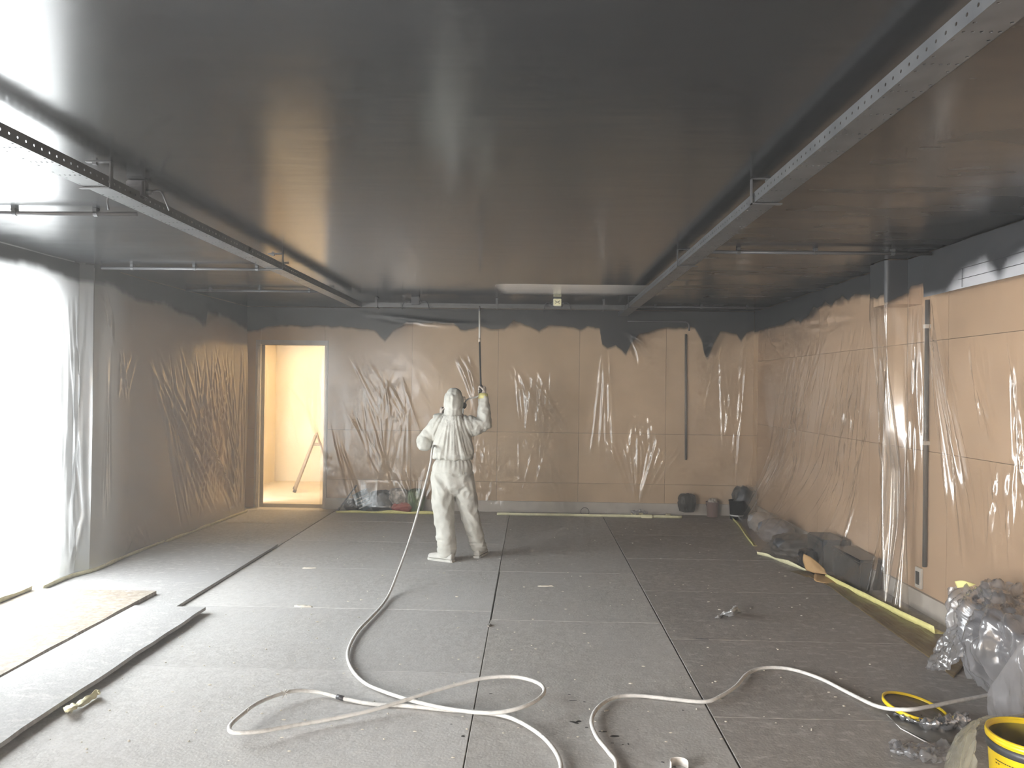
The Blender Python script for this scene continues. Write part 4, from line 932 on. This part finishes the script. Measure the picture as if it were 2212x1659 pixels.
o = patch('crumpled_film', Q([
    [(2216, 1372, 3.72), (2250, 1350, 3.70), (2300, 1330, 3.66)],
    [(2180, 1425, 3.80), (2220, 1420, 3.72), (2290, 1410, 3.62)],
    [(2143, 1482, 3.95), (2190, 1490, 3.82), (2270, 1500, 3.62)],
    [(2138, 1525, 4.00), (2180, 1540, 3.86), (2250, 1560, 3.66)],
    [(2139, 1558, 4.02), (2175, 1558, 3.92), (2235, 1560, 3.72)]]), MF_pile, 50, 60, .022, 7., seed=9, paint=True, zmin=.004)
tag(o, 'smooth fold of grey film hanging between the cover and yellow bucket', 'plastic sheet')
o = patch('tape_piece', Q([[(2062, 1256, 4.93), (2080, 1254, 4.90), (2108, 1262, 4.84)], [(2068, 1270, 4.92), (2085, 1268, 4.88), (2100, 1266, 4.83)]]), M_tapey, 10, 5, .004, thick=.0012)
tag(o, 'yellow tape scrap stuck on top of the crumpled film heap', 'tape')

# brown masking paper and cardboard scraps
M_paper = M('brown_masking_paper', (.17, .125, .065), .38, col2=(.12, .088, .045), vscale=4, bump=.5, bscale=7, bdist=.03, stretch=(3, .6, 1))
P0 = [onZ(*p, z=.003) for p in ((1702, 1232), (1780, 1262), (1860, 1318), (1930, 1368), (2000, 1416), (2060, 1465))]
P2 = [onZ(*p, z=.006) for p in ((1770, 1238), (1850, 1278), (1915, 1314), (1975, 1345), (2045, 1378), (2100, 1420))]
P1 = [(a+b)/2+Vector((0, 0, .012)) for a, b in zip(P0, P2)]
o = patch('masking_paper', [P0, P1, P2], M_paper, 70, 14, .012, 5., thick=.0008, zmin=.002); tag(o, 'glossy dark brown masking paper strip on floor beside the yellow tape', 'paper')
M_card = M('brown_cardboard', (.46, .29, .13), .7, col2=(.38, .24, .11), vscale=9)
o = patch('cardboard_scrap', Q([[(1736, 1196, 7.22), (1755, 1206, 7.18), (1782, 1228, 7.08)], [(1734, 1212, 7.22), (1757, 1222, 7.14), (1785, 1238, 7.04)], [(1740, 1232, 7.22), (1765, 1238, 7.10), (1790, 1241, 7.02)]]), M_card, 12, 10, .02, 6., thick=.003); tag(o, 'torn tan cardboard scrap standing against dark covered boxes', 'cardboard')
o = patch('cardboard_scrap', [[onZ(1760, 1238, .03), onZ(1800, 1243, .035), onZ(1822, 1246, .03)], [onZ(1758, 1250, .016), onZ(1800, 1257, .02), onZ(1826, 1258, .016)], [onZ(1762, 1256, .006), onZ(1795, 1262, .008), onZ(1822, 1262, .008)]], M_card, 12, 8, .006, 6., thick=.003); tag(o, 'flat tan cardboard piece lying on the brown paper strip', 'cardboard')

# ------------------------------------------------------------------ yellow bucket
BX, BY_ = 1.985, 3.10
M_yel = M('yellow_bucket_plastic', (.86, .62, .015), .35, col2=(.80, .56, .012), vscale=5)
M_yin = M('bucket_inside', (.32, .26, .03), .5, col2=(.10, .09, .03), vscale=7)
M_band = M('bucket_grey_band', (.055, .057, .065), .45)
bk = thing('paint_bucket', 'yellow plastic paint bucket with dark band and printed label', 'bucket', (BX, BY_, 0))
lathe('shell', [(.001, .004), (.128, .004), (.133, .01), (.155, .34), (.157, .36), (.152, .362), (.1495, .345)], M_yel, bk, 56)
lathe('inner_wall', [(.1495, .345), (.135, .08), (.001, .08)], M_yin, bk, 56)
lathe('dark_band', [(.1535, .300), (.1585, .300), (.1605, .332), (.1555, .333)], M_band, bk, 56)
lathe('rim', [(.154, .338), (.162, .340), (.163, .349), (.160, .352), (.163, .356), (.161, .366), (.153, .366), (.151, .355)], M_yel, bk, 56)
lathe('paint_residue', [(.001, .082), (.137, .082)], M_black, bk, 40)
def arc(name, a0, a1, z0, z1, r, mat, par=None):
    n = max(2, int(abs(a1-a0)/4)+1); vs_, fs_ = [], []
    for i in range(n+1):
        a = math.radians(a0+(a1-a0)*i/n)
        for z in (z0, z1): rr = .133+(z-.01)*(.022/.33)+r; vs_.append((rr*math.cos(a), rr*math.sin(a), z))
    for i in range(n): fs_.append((2*i, 2*i+2, 2*i+3, 2*i+1))
    o = obj(name, vs_, fs_, mat, parent=par or bk); s = o.modifiers.new('s', 'SOLIDIFY'); s.thickness = .0008; return o
M_yd = M('label_print_yellow', (.62, .44, .02), .5); M_ink = M('dark_print_ink', (.06, .05, .03), .6)
lb = arc('label', 180+3, 180+95, .06, .262, .0012, M_yel)
for k in range(9):
    z = .238-.02*k; arc('print_block', 186, 186+random.uniform(48, 78), z-.012, z, .0022, M_yd, lb)
a = 185.
while a < 232: b = a+random.uniform(1.2, 3.2); arc('print_line', a, b, .268-.0, .2715, .0022, M_ink, lb); a = b+random.uniform(.5, 1.2)
for k, (a, z) in enumerate(((185.5, .256), (190, .256), (222, .252), (228, .25))): arc('print_line', a, a+2.6, z, z+.0035, .003, M_ink, lb)
sc_ = [(204, .246), (206, .236), (208, .228), (207, .216), (204, .206), (200, .198), (197, .190), (199, .176)]
put(tube('ink_mark', [Vector((BX, BY_, 0))+Vector(((.133+(z-.01)*.0667+.003)*math.cos(math.radians(a)), (.133+(z-.01)*.0667+.003)*math.sin(math.radians(a)), z)) for a, z in sc_], [.002, .003, .004, .004, .003, .004, .004, .002], M_ink, seg=6), bk)
M_liner = film_material('bucket_liner_film', body=.42, gloss=.5, rough=.25, scat=(.70, .68, .55), tint=(.85, .84, .78), bump=.3)
o = patch('bucket_liner', Q([
    [(2212, 1540, 3.28), (2170, 1549, 3.30), (2130, 1553, 3.26), (2112, 1560, 3.14), (2108, 1600, 2.99), (2106, 1650, 2.90)],
    [(2225, 1542, 3.32), (2165, 1553, 3.42), (2105, 1560, 3.46), (2082, 1590, 3.28), (2085, 1640, 3.08), (2095, 1700, 2.90)],
    [(2230, 1560, 3.45), (2150, 1562, 3.60), (2085, 1575, 3.70), (2060, 1615, 3.50), (2062, 1665, 3.25), (2080, 1730, 3.0)],
    [(2230, 1580, 3.55), (2150, 1575, 3.80), (2075, 1590, 3.82), (2045, 1630, 3.58), (2040, 1680, 3.30), (2060, 1760, 3.0)]]), MF_pile, 70, 40, .014, 10., seed=4, paint=True, zmin=.004)
o.data.materials[0] = M_liner; tag(o, 'yellowish film liner spilling over the edge of yellow bucket', 'plastic sheet')
# lid, foil, sheet
lid = thing('pail_cover', 'round yellow rimmed bucket lid caked with dark paint, tipped on foil', 'lid', onZ(1976, 1528, .045))
rt = Matrix.Rotation(math.radians(9), 4, 'Y') @ Matrix.Rotation(math.radians(4), 4, 'X')
lathe('rim', [(.150, -.012), (.158, -.010), (.160, .008), (.152, .010), (.148, .002)], M_yel, lid, 48, rot=rt)
lathe('disc', [(.001, -.004), (.150, -.004)], M('dried_dark_paint', (.03, .026, .022), .3, col2=(.09, .075, .06), vscale=9, bump=.6, bscale=14, bdist=.01), lid, 48, rot=rt)
M_alu = M('crumpled_silver_foil', (.62, .63, .65), .22, metal=.85, bump=.6, bscale=18, bdist=.02)
o = patch('crumpled_foil', [[onZ(1928, 1533, .012), onZ(1985, 1552, .02), onZ(2040, 1548, .03), onZ(2078, 1538, .03), onZ(2090, 1552, .012)],
    [onZ(1932, 1541, .03), onZ(1985, 1560, .055), onZ(2035, 1560, .075), onZ(2072, 1556, .065), onZ(2092, 1562, .02)],
    [onZ(1940, 1545, .006), onZ(1985, 1568, .012), onZ(2030, 1578, .012), onZ(2070, 1574, .012), onZ(2090, 1570, .006)]], M_alu, 50, 24, .035, 22., thick=.0008, zmin=.003); tag(o, 'crumpled shiny silver foil on the floor beneath the lid', 'foil')
M_sheet = M('dark_grey_sheet', (.15, .14, .125), .3, col2=(.11, .10, .09), vscale=6)
o = patch('folded_sheet', [[onZ(1916, 1543, .006), onZ(1990, 1558, .012), onZ(2075, 1572, .010)], [onZ(1930, 1560, .012), onZ(2000, 1575, .022), onZ(2085, 1582, .012)], [onZ(1948, 1573, .004), onZ(2010, 1600, .006), onZ(2070, 1605, .004)]], M_sheet, 30, 20, .008, 6., thick=.0012, zmin=.003); tag(o, 'dark grey plastic sheet folded on floor before the foil', 'plastic sheet')
put(tube('white_edge', [onZ(1916, 1543, .010), onZ(1946, 1574, .007), onZ(2006, 1606, .008)], .003, M_frame), o)
o = patch('film_scrap', [[onZ(1918, 1600, .012), onZ(1960, 1605, .02), onZ(2010, 1608, .02), onZ(2060, 1608, .012)], [onZ(1925, 1620, .006), onZ(1970, 1628, .05), onZ(2010, 1630, .05), onZ(2055, 1628, .02)], [onZ(1950, 1632, .006), onZ(1985, 1640, .012), onZ(2015, 1646, .012), onZ(2050, 1648, .006)]], MF_pile, 44, 26, .035, 16., seed=6, paint=True, zmin=.003); tag(o, 'crumpled clear film scrap on floor beside the yellow bucket', 'plastic sheet')

# ------------------------------------------------------------------ small things on the floor
M_core = M('cardboard_core', (.72, .70, .67), .55, col2=(.62, .6, .57), vscale=30)
tr_ = thing('tape_core', 'white cut tape ring standing on the near floor', 'tape ring', onZ(1467, 1662, 0))
def ring_arc(c, r, h, a0, a1, mat, par, th=.003, name='ring_wall'):
    n = 36; vs_, fs_ = [], []
    for i in range(n+1):
        a = math.radians(a0+(a1-a0)*i/n); vs_ += [(r*math.cos(a), r*math.sin(a), 0.0), (r*math.cos(a), r*math.sin(a), h)]
    for i in range(n): fs_.append((2*i, 2*i+2, 2*i+3, 2*i+1))
    o = obj(name, vs_, fs_, mat, parent=par, smooth=True); s = o.modifiers.new('s', 'SOLIDIFY'); s.thickness = th; return o
ring_arc(None, .041, .038, -20, 200, M_core, tr_)
ring_arc(None, .0435, .0005, -20, 200, M_core, tr_, name='ring_foot')
for k, (x, y, r, h, lab) in enumerate([(1368, 1113, .035, .025, 'yellow tape roll at foot of back film, leftmost of the rolls'), (1385, 1113, .030, .035, 'yellow tape roll beside the crumpled film knot at the back'), (1443, 1115, .035, .032, 'lone yellow tape roll at foot of film near the black bag')]):
    p = onZ(x, y, 0); t = thing('tape_roll', lab, 'tape roll', (p.x, p.y, 0), 'tape rolls at the back')
    lathe('roll', [(r*.62, 0), (r, 0), (r, h), (r*.62, h), (r*.62, 0)], M_tapep, t, 24); lathe('core', [(r*.55, 0), (r*.62, 0), (r*.62, h), (r*.55, h), (r*.55, 0)], M_core, t, 24)
p = onZ(1397, 1119, 0); o = box('tape_block', p.x-.075, p.x+.075, p.y-.02, p.y+.03, .001, .045, M_tapep, bevel=.006); tag(o, 'long pale block of folded tape before the film knot', 'tape')
o = patch('film_knot', [[onY(1362, 1104, 10.25), onY(1378, 1102, 10.24), onY(1396, 1106, 10.25)], [onY(1365, 1110, 10.2), onY(1378, 1108, 10.18), onY(1400, 1110, 10.2)]], MF_pile, 20, 14, .05, 20., paint=True, zmin=.004); tag(o, 'gathered grey knot of film at foot of the back wall', 'plastic sheet')
p = onZ(1263, 1114, 0); o = tube('wire_ring', [(p.x+.055*math.cos(a), p.y-.02, .056+.055*math.sin(a)) for a in np.linspace(0, 2*math.pi, 30)], .004, M_dark, seg=6); tag(o, 'thin dark wire ring leaning against the back film', 'ring')
o = patch('foil_scrap', [[onZ(1545, 1336, .004), onZ(1560, 1326, .012), onZ(1574, 1322, .03), onZ(1590, 1308, .05)], [onZ(1548, 1334, .02), onZ(1563, 1327, .02), onZ(1580, 1320, .075), onZ(1594, 1310, .06)], [onZ(1551, 1337, .003), onZ(1566, 1329, .004), onZ(1586, 1331, .006), onZ(1597, 1322, .01)]], M('silvery_white_scrap', (.72, .73, .74), .3, metal=.5), 30, 16, .02, 30., thick=.0008, zmin=.002); tag(o, 'crumpled silvery white scrap alone on the grey floor', 'scrap')
M_chip = M('pale_wood_chip', (.62, .58, .50), .8)
o = patch('tape_scrap', [[onZ(136, 1530, .01), onZ(150, 1522, .03), onZ(175, 1512, .03), onZ(205, 1494, .05), onZ(216, 1492, .06)], [onZ(140, 1536, .04), onZ(156, 1530, .05), onZ(180, 1518, .03), onZ(208, 1500, .025), onZ(217, 1498, .03)], [onZ(146, 1538, .004), onZ(160, 1534, .01), onZ(182, 1522, .008), onZ(206, 1506, .006), onZ(214, 1500, .01)]], M_tapep, 30, 12, .018, 20., thick=.001, zmin=.002); tag(o, 'curled yellow tape scrap against the lifted edge of the loose board', 'tape')
def chip(label, px, py, L_, w, h, rz, mat=M_chip, cat='chip', seed=0):
    p = onZ(px, py, 0); bm = bmesh.new(); n = 7; rows = []
    for i in range(n+1):
        t_ = i/n; k = .35+.65*math.sin(math.pi*min(max(t_, .06), .94)); x = (t_-.5)*L_
        bend = h*(.4+.6*abs(mnoise.noise(Vector((t_*3, seed, 1)))))
        rows.append([bm.verts.new((x, y*w*k, z)) for y, z in ((-.5, .001), (.5, .001), (.4, bend), (-.3, bend*1.1))])
    for a, b in zip(rows, rows[1:]):
        for k in range(4): bm.faces.new((a[k], a[(k+1) % 4], b[(k+1) % 4], b[k]))
    bm.faces.new(rows[0][::-1]); bm.faces.new(rows[-1]); bmesh.ops.recalc_face_normals(bm, faces=bm.faces[:])
    o = obj('wood_chip', bm=bm, mat=mat); o.location = (p.x, p.y, 0); o.rotation_euler = (0, 0, rz); return tag(o, label, cat)
chip('small pale splinter lying in the middle of the floor', 1178, 1267, .13, .03, .02, .1, seed=1)
chip('dark clump in the open joint of the middle boards', 1057, 1352, .06, .03, .03, 1.4, M('grey_clump', (.30, .29, .27), .8), seed=2)
chip('thin dark stick with pale tip on the floor', 1517, 1381, .09, .010, .008, -.1, M_dark, seed=3)
chip('peeled pale strip lying across a board joint on the window side', 655, 1311, .14, .035, .02, -.1, seed=4)
chip('curled shaving at the far end of the dark board step', 337, 1290, .10, .04, .03, .5, seed=5)
chip('pale shaving lying on the far boards before the doorway', 668, 1228, .12, .03, .02, .2, seed=6)
chip('small dark chip beside the white tape ring', 1431, 1647, .016, .008, .005, -.3, M_dark, seed=7)
chip('pale crumb inside the hose bend on the near floor', 1310, 1536, .03, .015, .012, .6, seed=8)
# uncountable crumbs and paint spatter
rs = random.Random(3); bm = bmesh.new()
for _ in range(520):
    px, py = rs.uniform(60, 2000), 1659-540*rs.random()**.6
    if py < 1135: continue
    p = onZ(px, py, 0)
    if p.x < -2.38 or p.x > 2.35: continue
    r = rs.uniform(.002, .007); g = bmesh.ops.create_icosphere(bm, subdivisions=1, radius=r, matrix=Matrix.Translation((p.x, p.y, r*.5)) @ Matrix.Diagonal((rs.uniform(.7, 2.2), rs.uniform(.6, 1.2), .6, 1)))
tag(obj('floor_crumbs', bm=bm, mat=M_chip), 'pale crumbs and dust specks strewn over the floor', 'debris', kind='stuff')
bm = bmesh.new()
def blot(px, py, L_, w, rz):
    p = onZ(px, py, .0012); n = 14; c, s = math.cos(rz), math.sin(rz); vs_ = []
    for k in range(n):
        a = 2*math.pi*k/n; q = 1+.45*mnoise.noise(Vector((px*.1+math.cos(a), py*.1+math.sin(a), 0))); x, y = L_*.5*math.cos(a)*q, w*.5*math.sin(a)*q; vs_.append((p.x+c*x-s*y, p.y+s*x+c*y))
    lo_ = [bm.verts.new((x, y, .0003)) for x, y in vs_]; hi_ = [bm.verts.new((p.x+(x-p.x)*.9, p.y+(y-p.y)*.9, .0016)) for x, y in vs_]
    bm.faces.new(hi_)
    for k in range(n): bm.faces.new((lo_[k], lo_[(k+1) % n], hi_[(k+1) % n], hi_[k]))
for b in [(1241, 1560, .05, .018, -.5), (1250, 1558, .03, .02, .2), (1237, 1513, .05, .006, .1), (1262, 1516, .02, .008, -.4), (1267, 1571, .018, .01, 0), (1302, 1580, .045, .014, 0), (1327, 1590, .05, .018, .15), (1345, 1608, .012, .008, 0), (1357, 1607, .006, .02, 0), (1322, 1605, .02, .008, 0), (1475, 1534, .012, .01, 0), (1457, 1656, .012, .012, .5), (1482, 1618, .01, .006, -.8), (1060, 1498, .02, .01, 0), (1000, 1590, .02, .02, .4), (975, 1564, .012, .008, 0), (1378, 1575, .006, .006, 0), (1229, 1500, .02, .005, 0)]: blot(*b)
tag(obj('paint_spatter', bm=bm, mat=M('black_paint_drops', (.03, .03, .03), .35)), 'small black paint drops spattered on the near floor', 'paint spots', kind='stuff')

# ================================================================== THINGS BEHIND THE FILM
def bucket(label, c, r, h, mat, tilt=(0, 0), bands=0, bandmat=None, handle=True, cat='bucket'):
    t = thing('bucket', label, cat, c); rt = Matrix.Rotation(tilt[0], 4, 'X') @ Matrix.Rotation(tilt[1], 4, 'Y')
    lathe('shell', [(.001, .002), (r*.8, .002), (r*.82, .01), (r, h), (r*1.06, h+.004), (r*1.05, h+.014), (r*.96, h+.012), (r*.78, .02), (.001, .02)], mat, t, 28, rot=rt)
    for k in range(bands):
        z = h*(.2+.7*k/bands); rr = r*(.82+.18*z/h); lathe('band', [(rr-.002, z), (rr+.005, z), (rr+.006, z+.014), (rr-.002, z+.016)], bandmat, t, 28, rot=rt)
    if handle:
        o = tube('handle', [rt @ Vector((r*1.02*math.cos(a), -r*.45*math.sin(a)-.0, h*.92-r*.75*math.sin(a))) for a in np.linspace(0, math.pi, 14)], .004, M_dark, seg=6); o.parent = t
    return t
def bag(label, c, r, mat, seed, name='bin_bag', cat='bag', neck=.5):
    bm = bmesh.new(); bmesh.ops.create_icosphere(bm, subdivisions=4, radius=1.0)
    for v in bm.verts:
        d = v.co.copy(); k = 1+.22*(1-2*abs(mnoise.noise(d*2.2+Vector((seed, 0, 0)))))+.10*(1-2*abs(mnoise.noise(d*5+Vector((seed, 3, 0)))))
        if d.z > .35: k *= 1-neck*(d.z-.35)/.65; d.z *= 1.25
        z = d.z*k*r[2]; v.co = Vector((d.x*k*r[0], d.y*k*r[1], max(z, -r[2]*.82)+r[2]*.82))
    t = tag(obj(name, bm=bm, mat=mat, smooth=True), label, cat); t.location = c; return t
M_blue = M('grey_blue_tub', (.13, .20, .25), .5); M_lgrey = M('pale_ring', (.55, .57, .58), .5)
M_green = M('green_sack', (.12, .20, .08), .6, col2=(.20, .28, .14), vscale=8); M_red = M('red_sack', (.45, .07, .06), .6); M_wbag = M('white_printed_sack', (.62, .60, .58), .55, col2=(.28, .28, .27), vscale=22)
bucket('grey blue tub with pale rings heaped behind the back film', (-2.22, 10.46, .02), .105, .25, M_blue, (0, -.45), 4, M_lgrey, False)
bag('white sack with dark print in heap behind back film', (-1.80, 10.47, .10), (.11, .085, .13), M_wbag, 2, 'sack')
bag('green sack in heap behind the back film', (-1.56, 10.48, .0), (.10, .085, .19), M_green, 5, 'sack')
bag('red sack low in heap behind the back film', (-1.74, 10.42, .0), (.12, .06, .065), M_red, 8, 'sack', neck=.2)
bag('dark bag behind the ringed tub at the back film', (-2.02, 10.51, .0), (.16, .07, .17), M_dark, 11)
bag('low dark bag before the ringed tub at back film', (-2.42, 10.47, .0), (.10, .08, .07), M_dark, 12, neck=.1)
t = thing('broom_pole', 'thin dark pole leaning at the foot of back film by the doorway', 'pole', (-2.66, 10.48, 0)); put(tube('shaft', [(-2.62, 10.47, .0), (-2.40, 10.58, .33)], .010, M_dark), t); put(tube('tip', [(-2.625, 10.468, .0), (-2.60, 10.48, .036)], .014, M_black), t)
M_mauve = M('mauve_bucket', (.26, .17, .16), .5)
bucket('mauve bucket with handle behind film in the far corner', (2.44, 10.47, 0), .085, .19, M_mauve)
bag('crumpled pale rag in the mauve bucket', (2.44, 10.46, .15), (.055, .05, .05), M_wbag, 20, 'rag', 'rag', neck=.2)
bag('shiny black bag hanging low behind film beside mauve bucket', (2.10, 10.47, .06), (.10, .075, .15), M_black, 14)
bucket('black tub with white rim behind film in the far corner', (2.72, 10.30, 0), .10, .24, M_black, (0, .0), 1, M_frame, False)
bag('tall dark bag standing in the far corner behind film', (2.84, 10.40, .0), (.13, .10, .26), M_dark, 16)
bag('pale grey bag behind film along the warm wall, far end', (2.80, 9.45, 0), (.13, .22, .12), M('pale_grey_bag', (.45, .46, .48), .4), 17, neck=.3)
bag('blue grey bag behind film along the warm wall', (2.78, 8.85, 0), (.16, .22, .13), M('blue_grey_bag', (.20, .22, .27), .4), 18, neck=.3)
bag('dark lumpy bag behind film where it bulges most', (2.76, 8.1, 0), (.22, .24, .11), M_dark, 19, neck=.2)
t = thing('storage_box', 'black storage box behind film, longest along the warm wall', 'box', (2.88, 7.0, 0)); put(box('body', 2.83, 3.02, 6.72, 7.32, .0, .24, M_black, bevel=.012), t); put(box('lid', 2.82, 3.03, 6.71, 7.33, .24, .262, M_black, bevel=.006), t)
t = thing('storage_box', 'dark crate with handle slot behind film next to lumpy bag', 'box', (2.86, 7.55, 0)); put(box('body', 2.76, 3.0, 7.38, 7.80, .0, .30, M_dark, bevel=.012), t); put(box('handle_slot', 2.757, 2.762, 7.50, 7.66, .20, .23, M_black), t)
bag('small black bag before the dark crate behind film', (2.72, 7.62, 0), (.09, .12, .10), M_black, 22)

# stepladder in the corridor
M_lad = M('ladder_wood_grey', (.30, .235, .17), .5)
sl = thing('stepladder', 'folding stepladder standing in the warm corridor beyond the doorway', 'stepladder', (-3.3, 12.05, .03))
for yy in (11.9, 12.25):
    kx = yy/11.9; a, b = onY(636, 1066, 11.9), onY(682, 942, 11.9); a = Vector((a.x*kx, yy, .045)); b = Vector((b.x*kx, yy, b.z))
    put(tube('rail', [a, b], .022, M_lad, seg=8), sl); put(tube('foot', [a+Vector((-.004, 0, -.01)), a.lerp(b, .04)], .028, M_dark, seg=8), sl)
    c = b+Vector((.34, 0, 0)); c.z = .045; put(tube('rear_leg', catmull([b, b+Vector((.025, 0, .02)), b+Vector((.06, 0, -.10)), c], 5), .014, M_lad, seg=8), sl)
    put(tube('spreader', [a.lerp(b, .84), a.lerp(b, .84)+Vector((.15, 0, 0))], .012, M_lad, seg=6), sl)
for f in (.22, .42, .62): 
    a, b = onY(636, 1066, 11.9), onY(682, 942, 11.9); p = a.lerp(b, f); q = p*(12.25/11.9); bm = bmesh.new(); bm_tube(bm, [(p.x, 11.9, p.z), (q.x, 12.25, p.z)], .014, 4); put(obj('tread', bm=bm, mat=M_lad), sl)

# ================================================================== HAZE of paint mist
mh, nt = mat_new('paint_mist'); _o = N(nt, 'ShaderNodeOutputMaterial'); _v = N(nt, 'ShaderNodeVolumeScatter')
_v.inputs['Color'].default_value = (.95, .93, .90, 1); _v.inputs['Density'].default_value = HAZE; _v.inputs['Anisotropy'].default_value = .35
L(nt, _v.outputs[0], _o.inputs['Volume'])
hb = box('paint_mist', XL+.01, XR-.01, YF+.01, YB-.01, .0, ZC-.001, mh)
tag(hb, 'thin haze of paint mist filling the room', 'haze', kind='stuff')
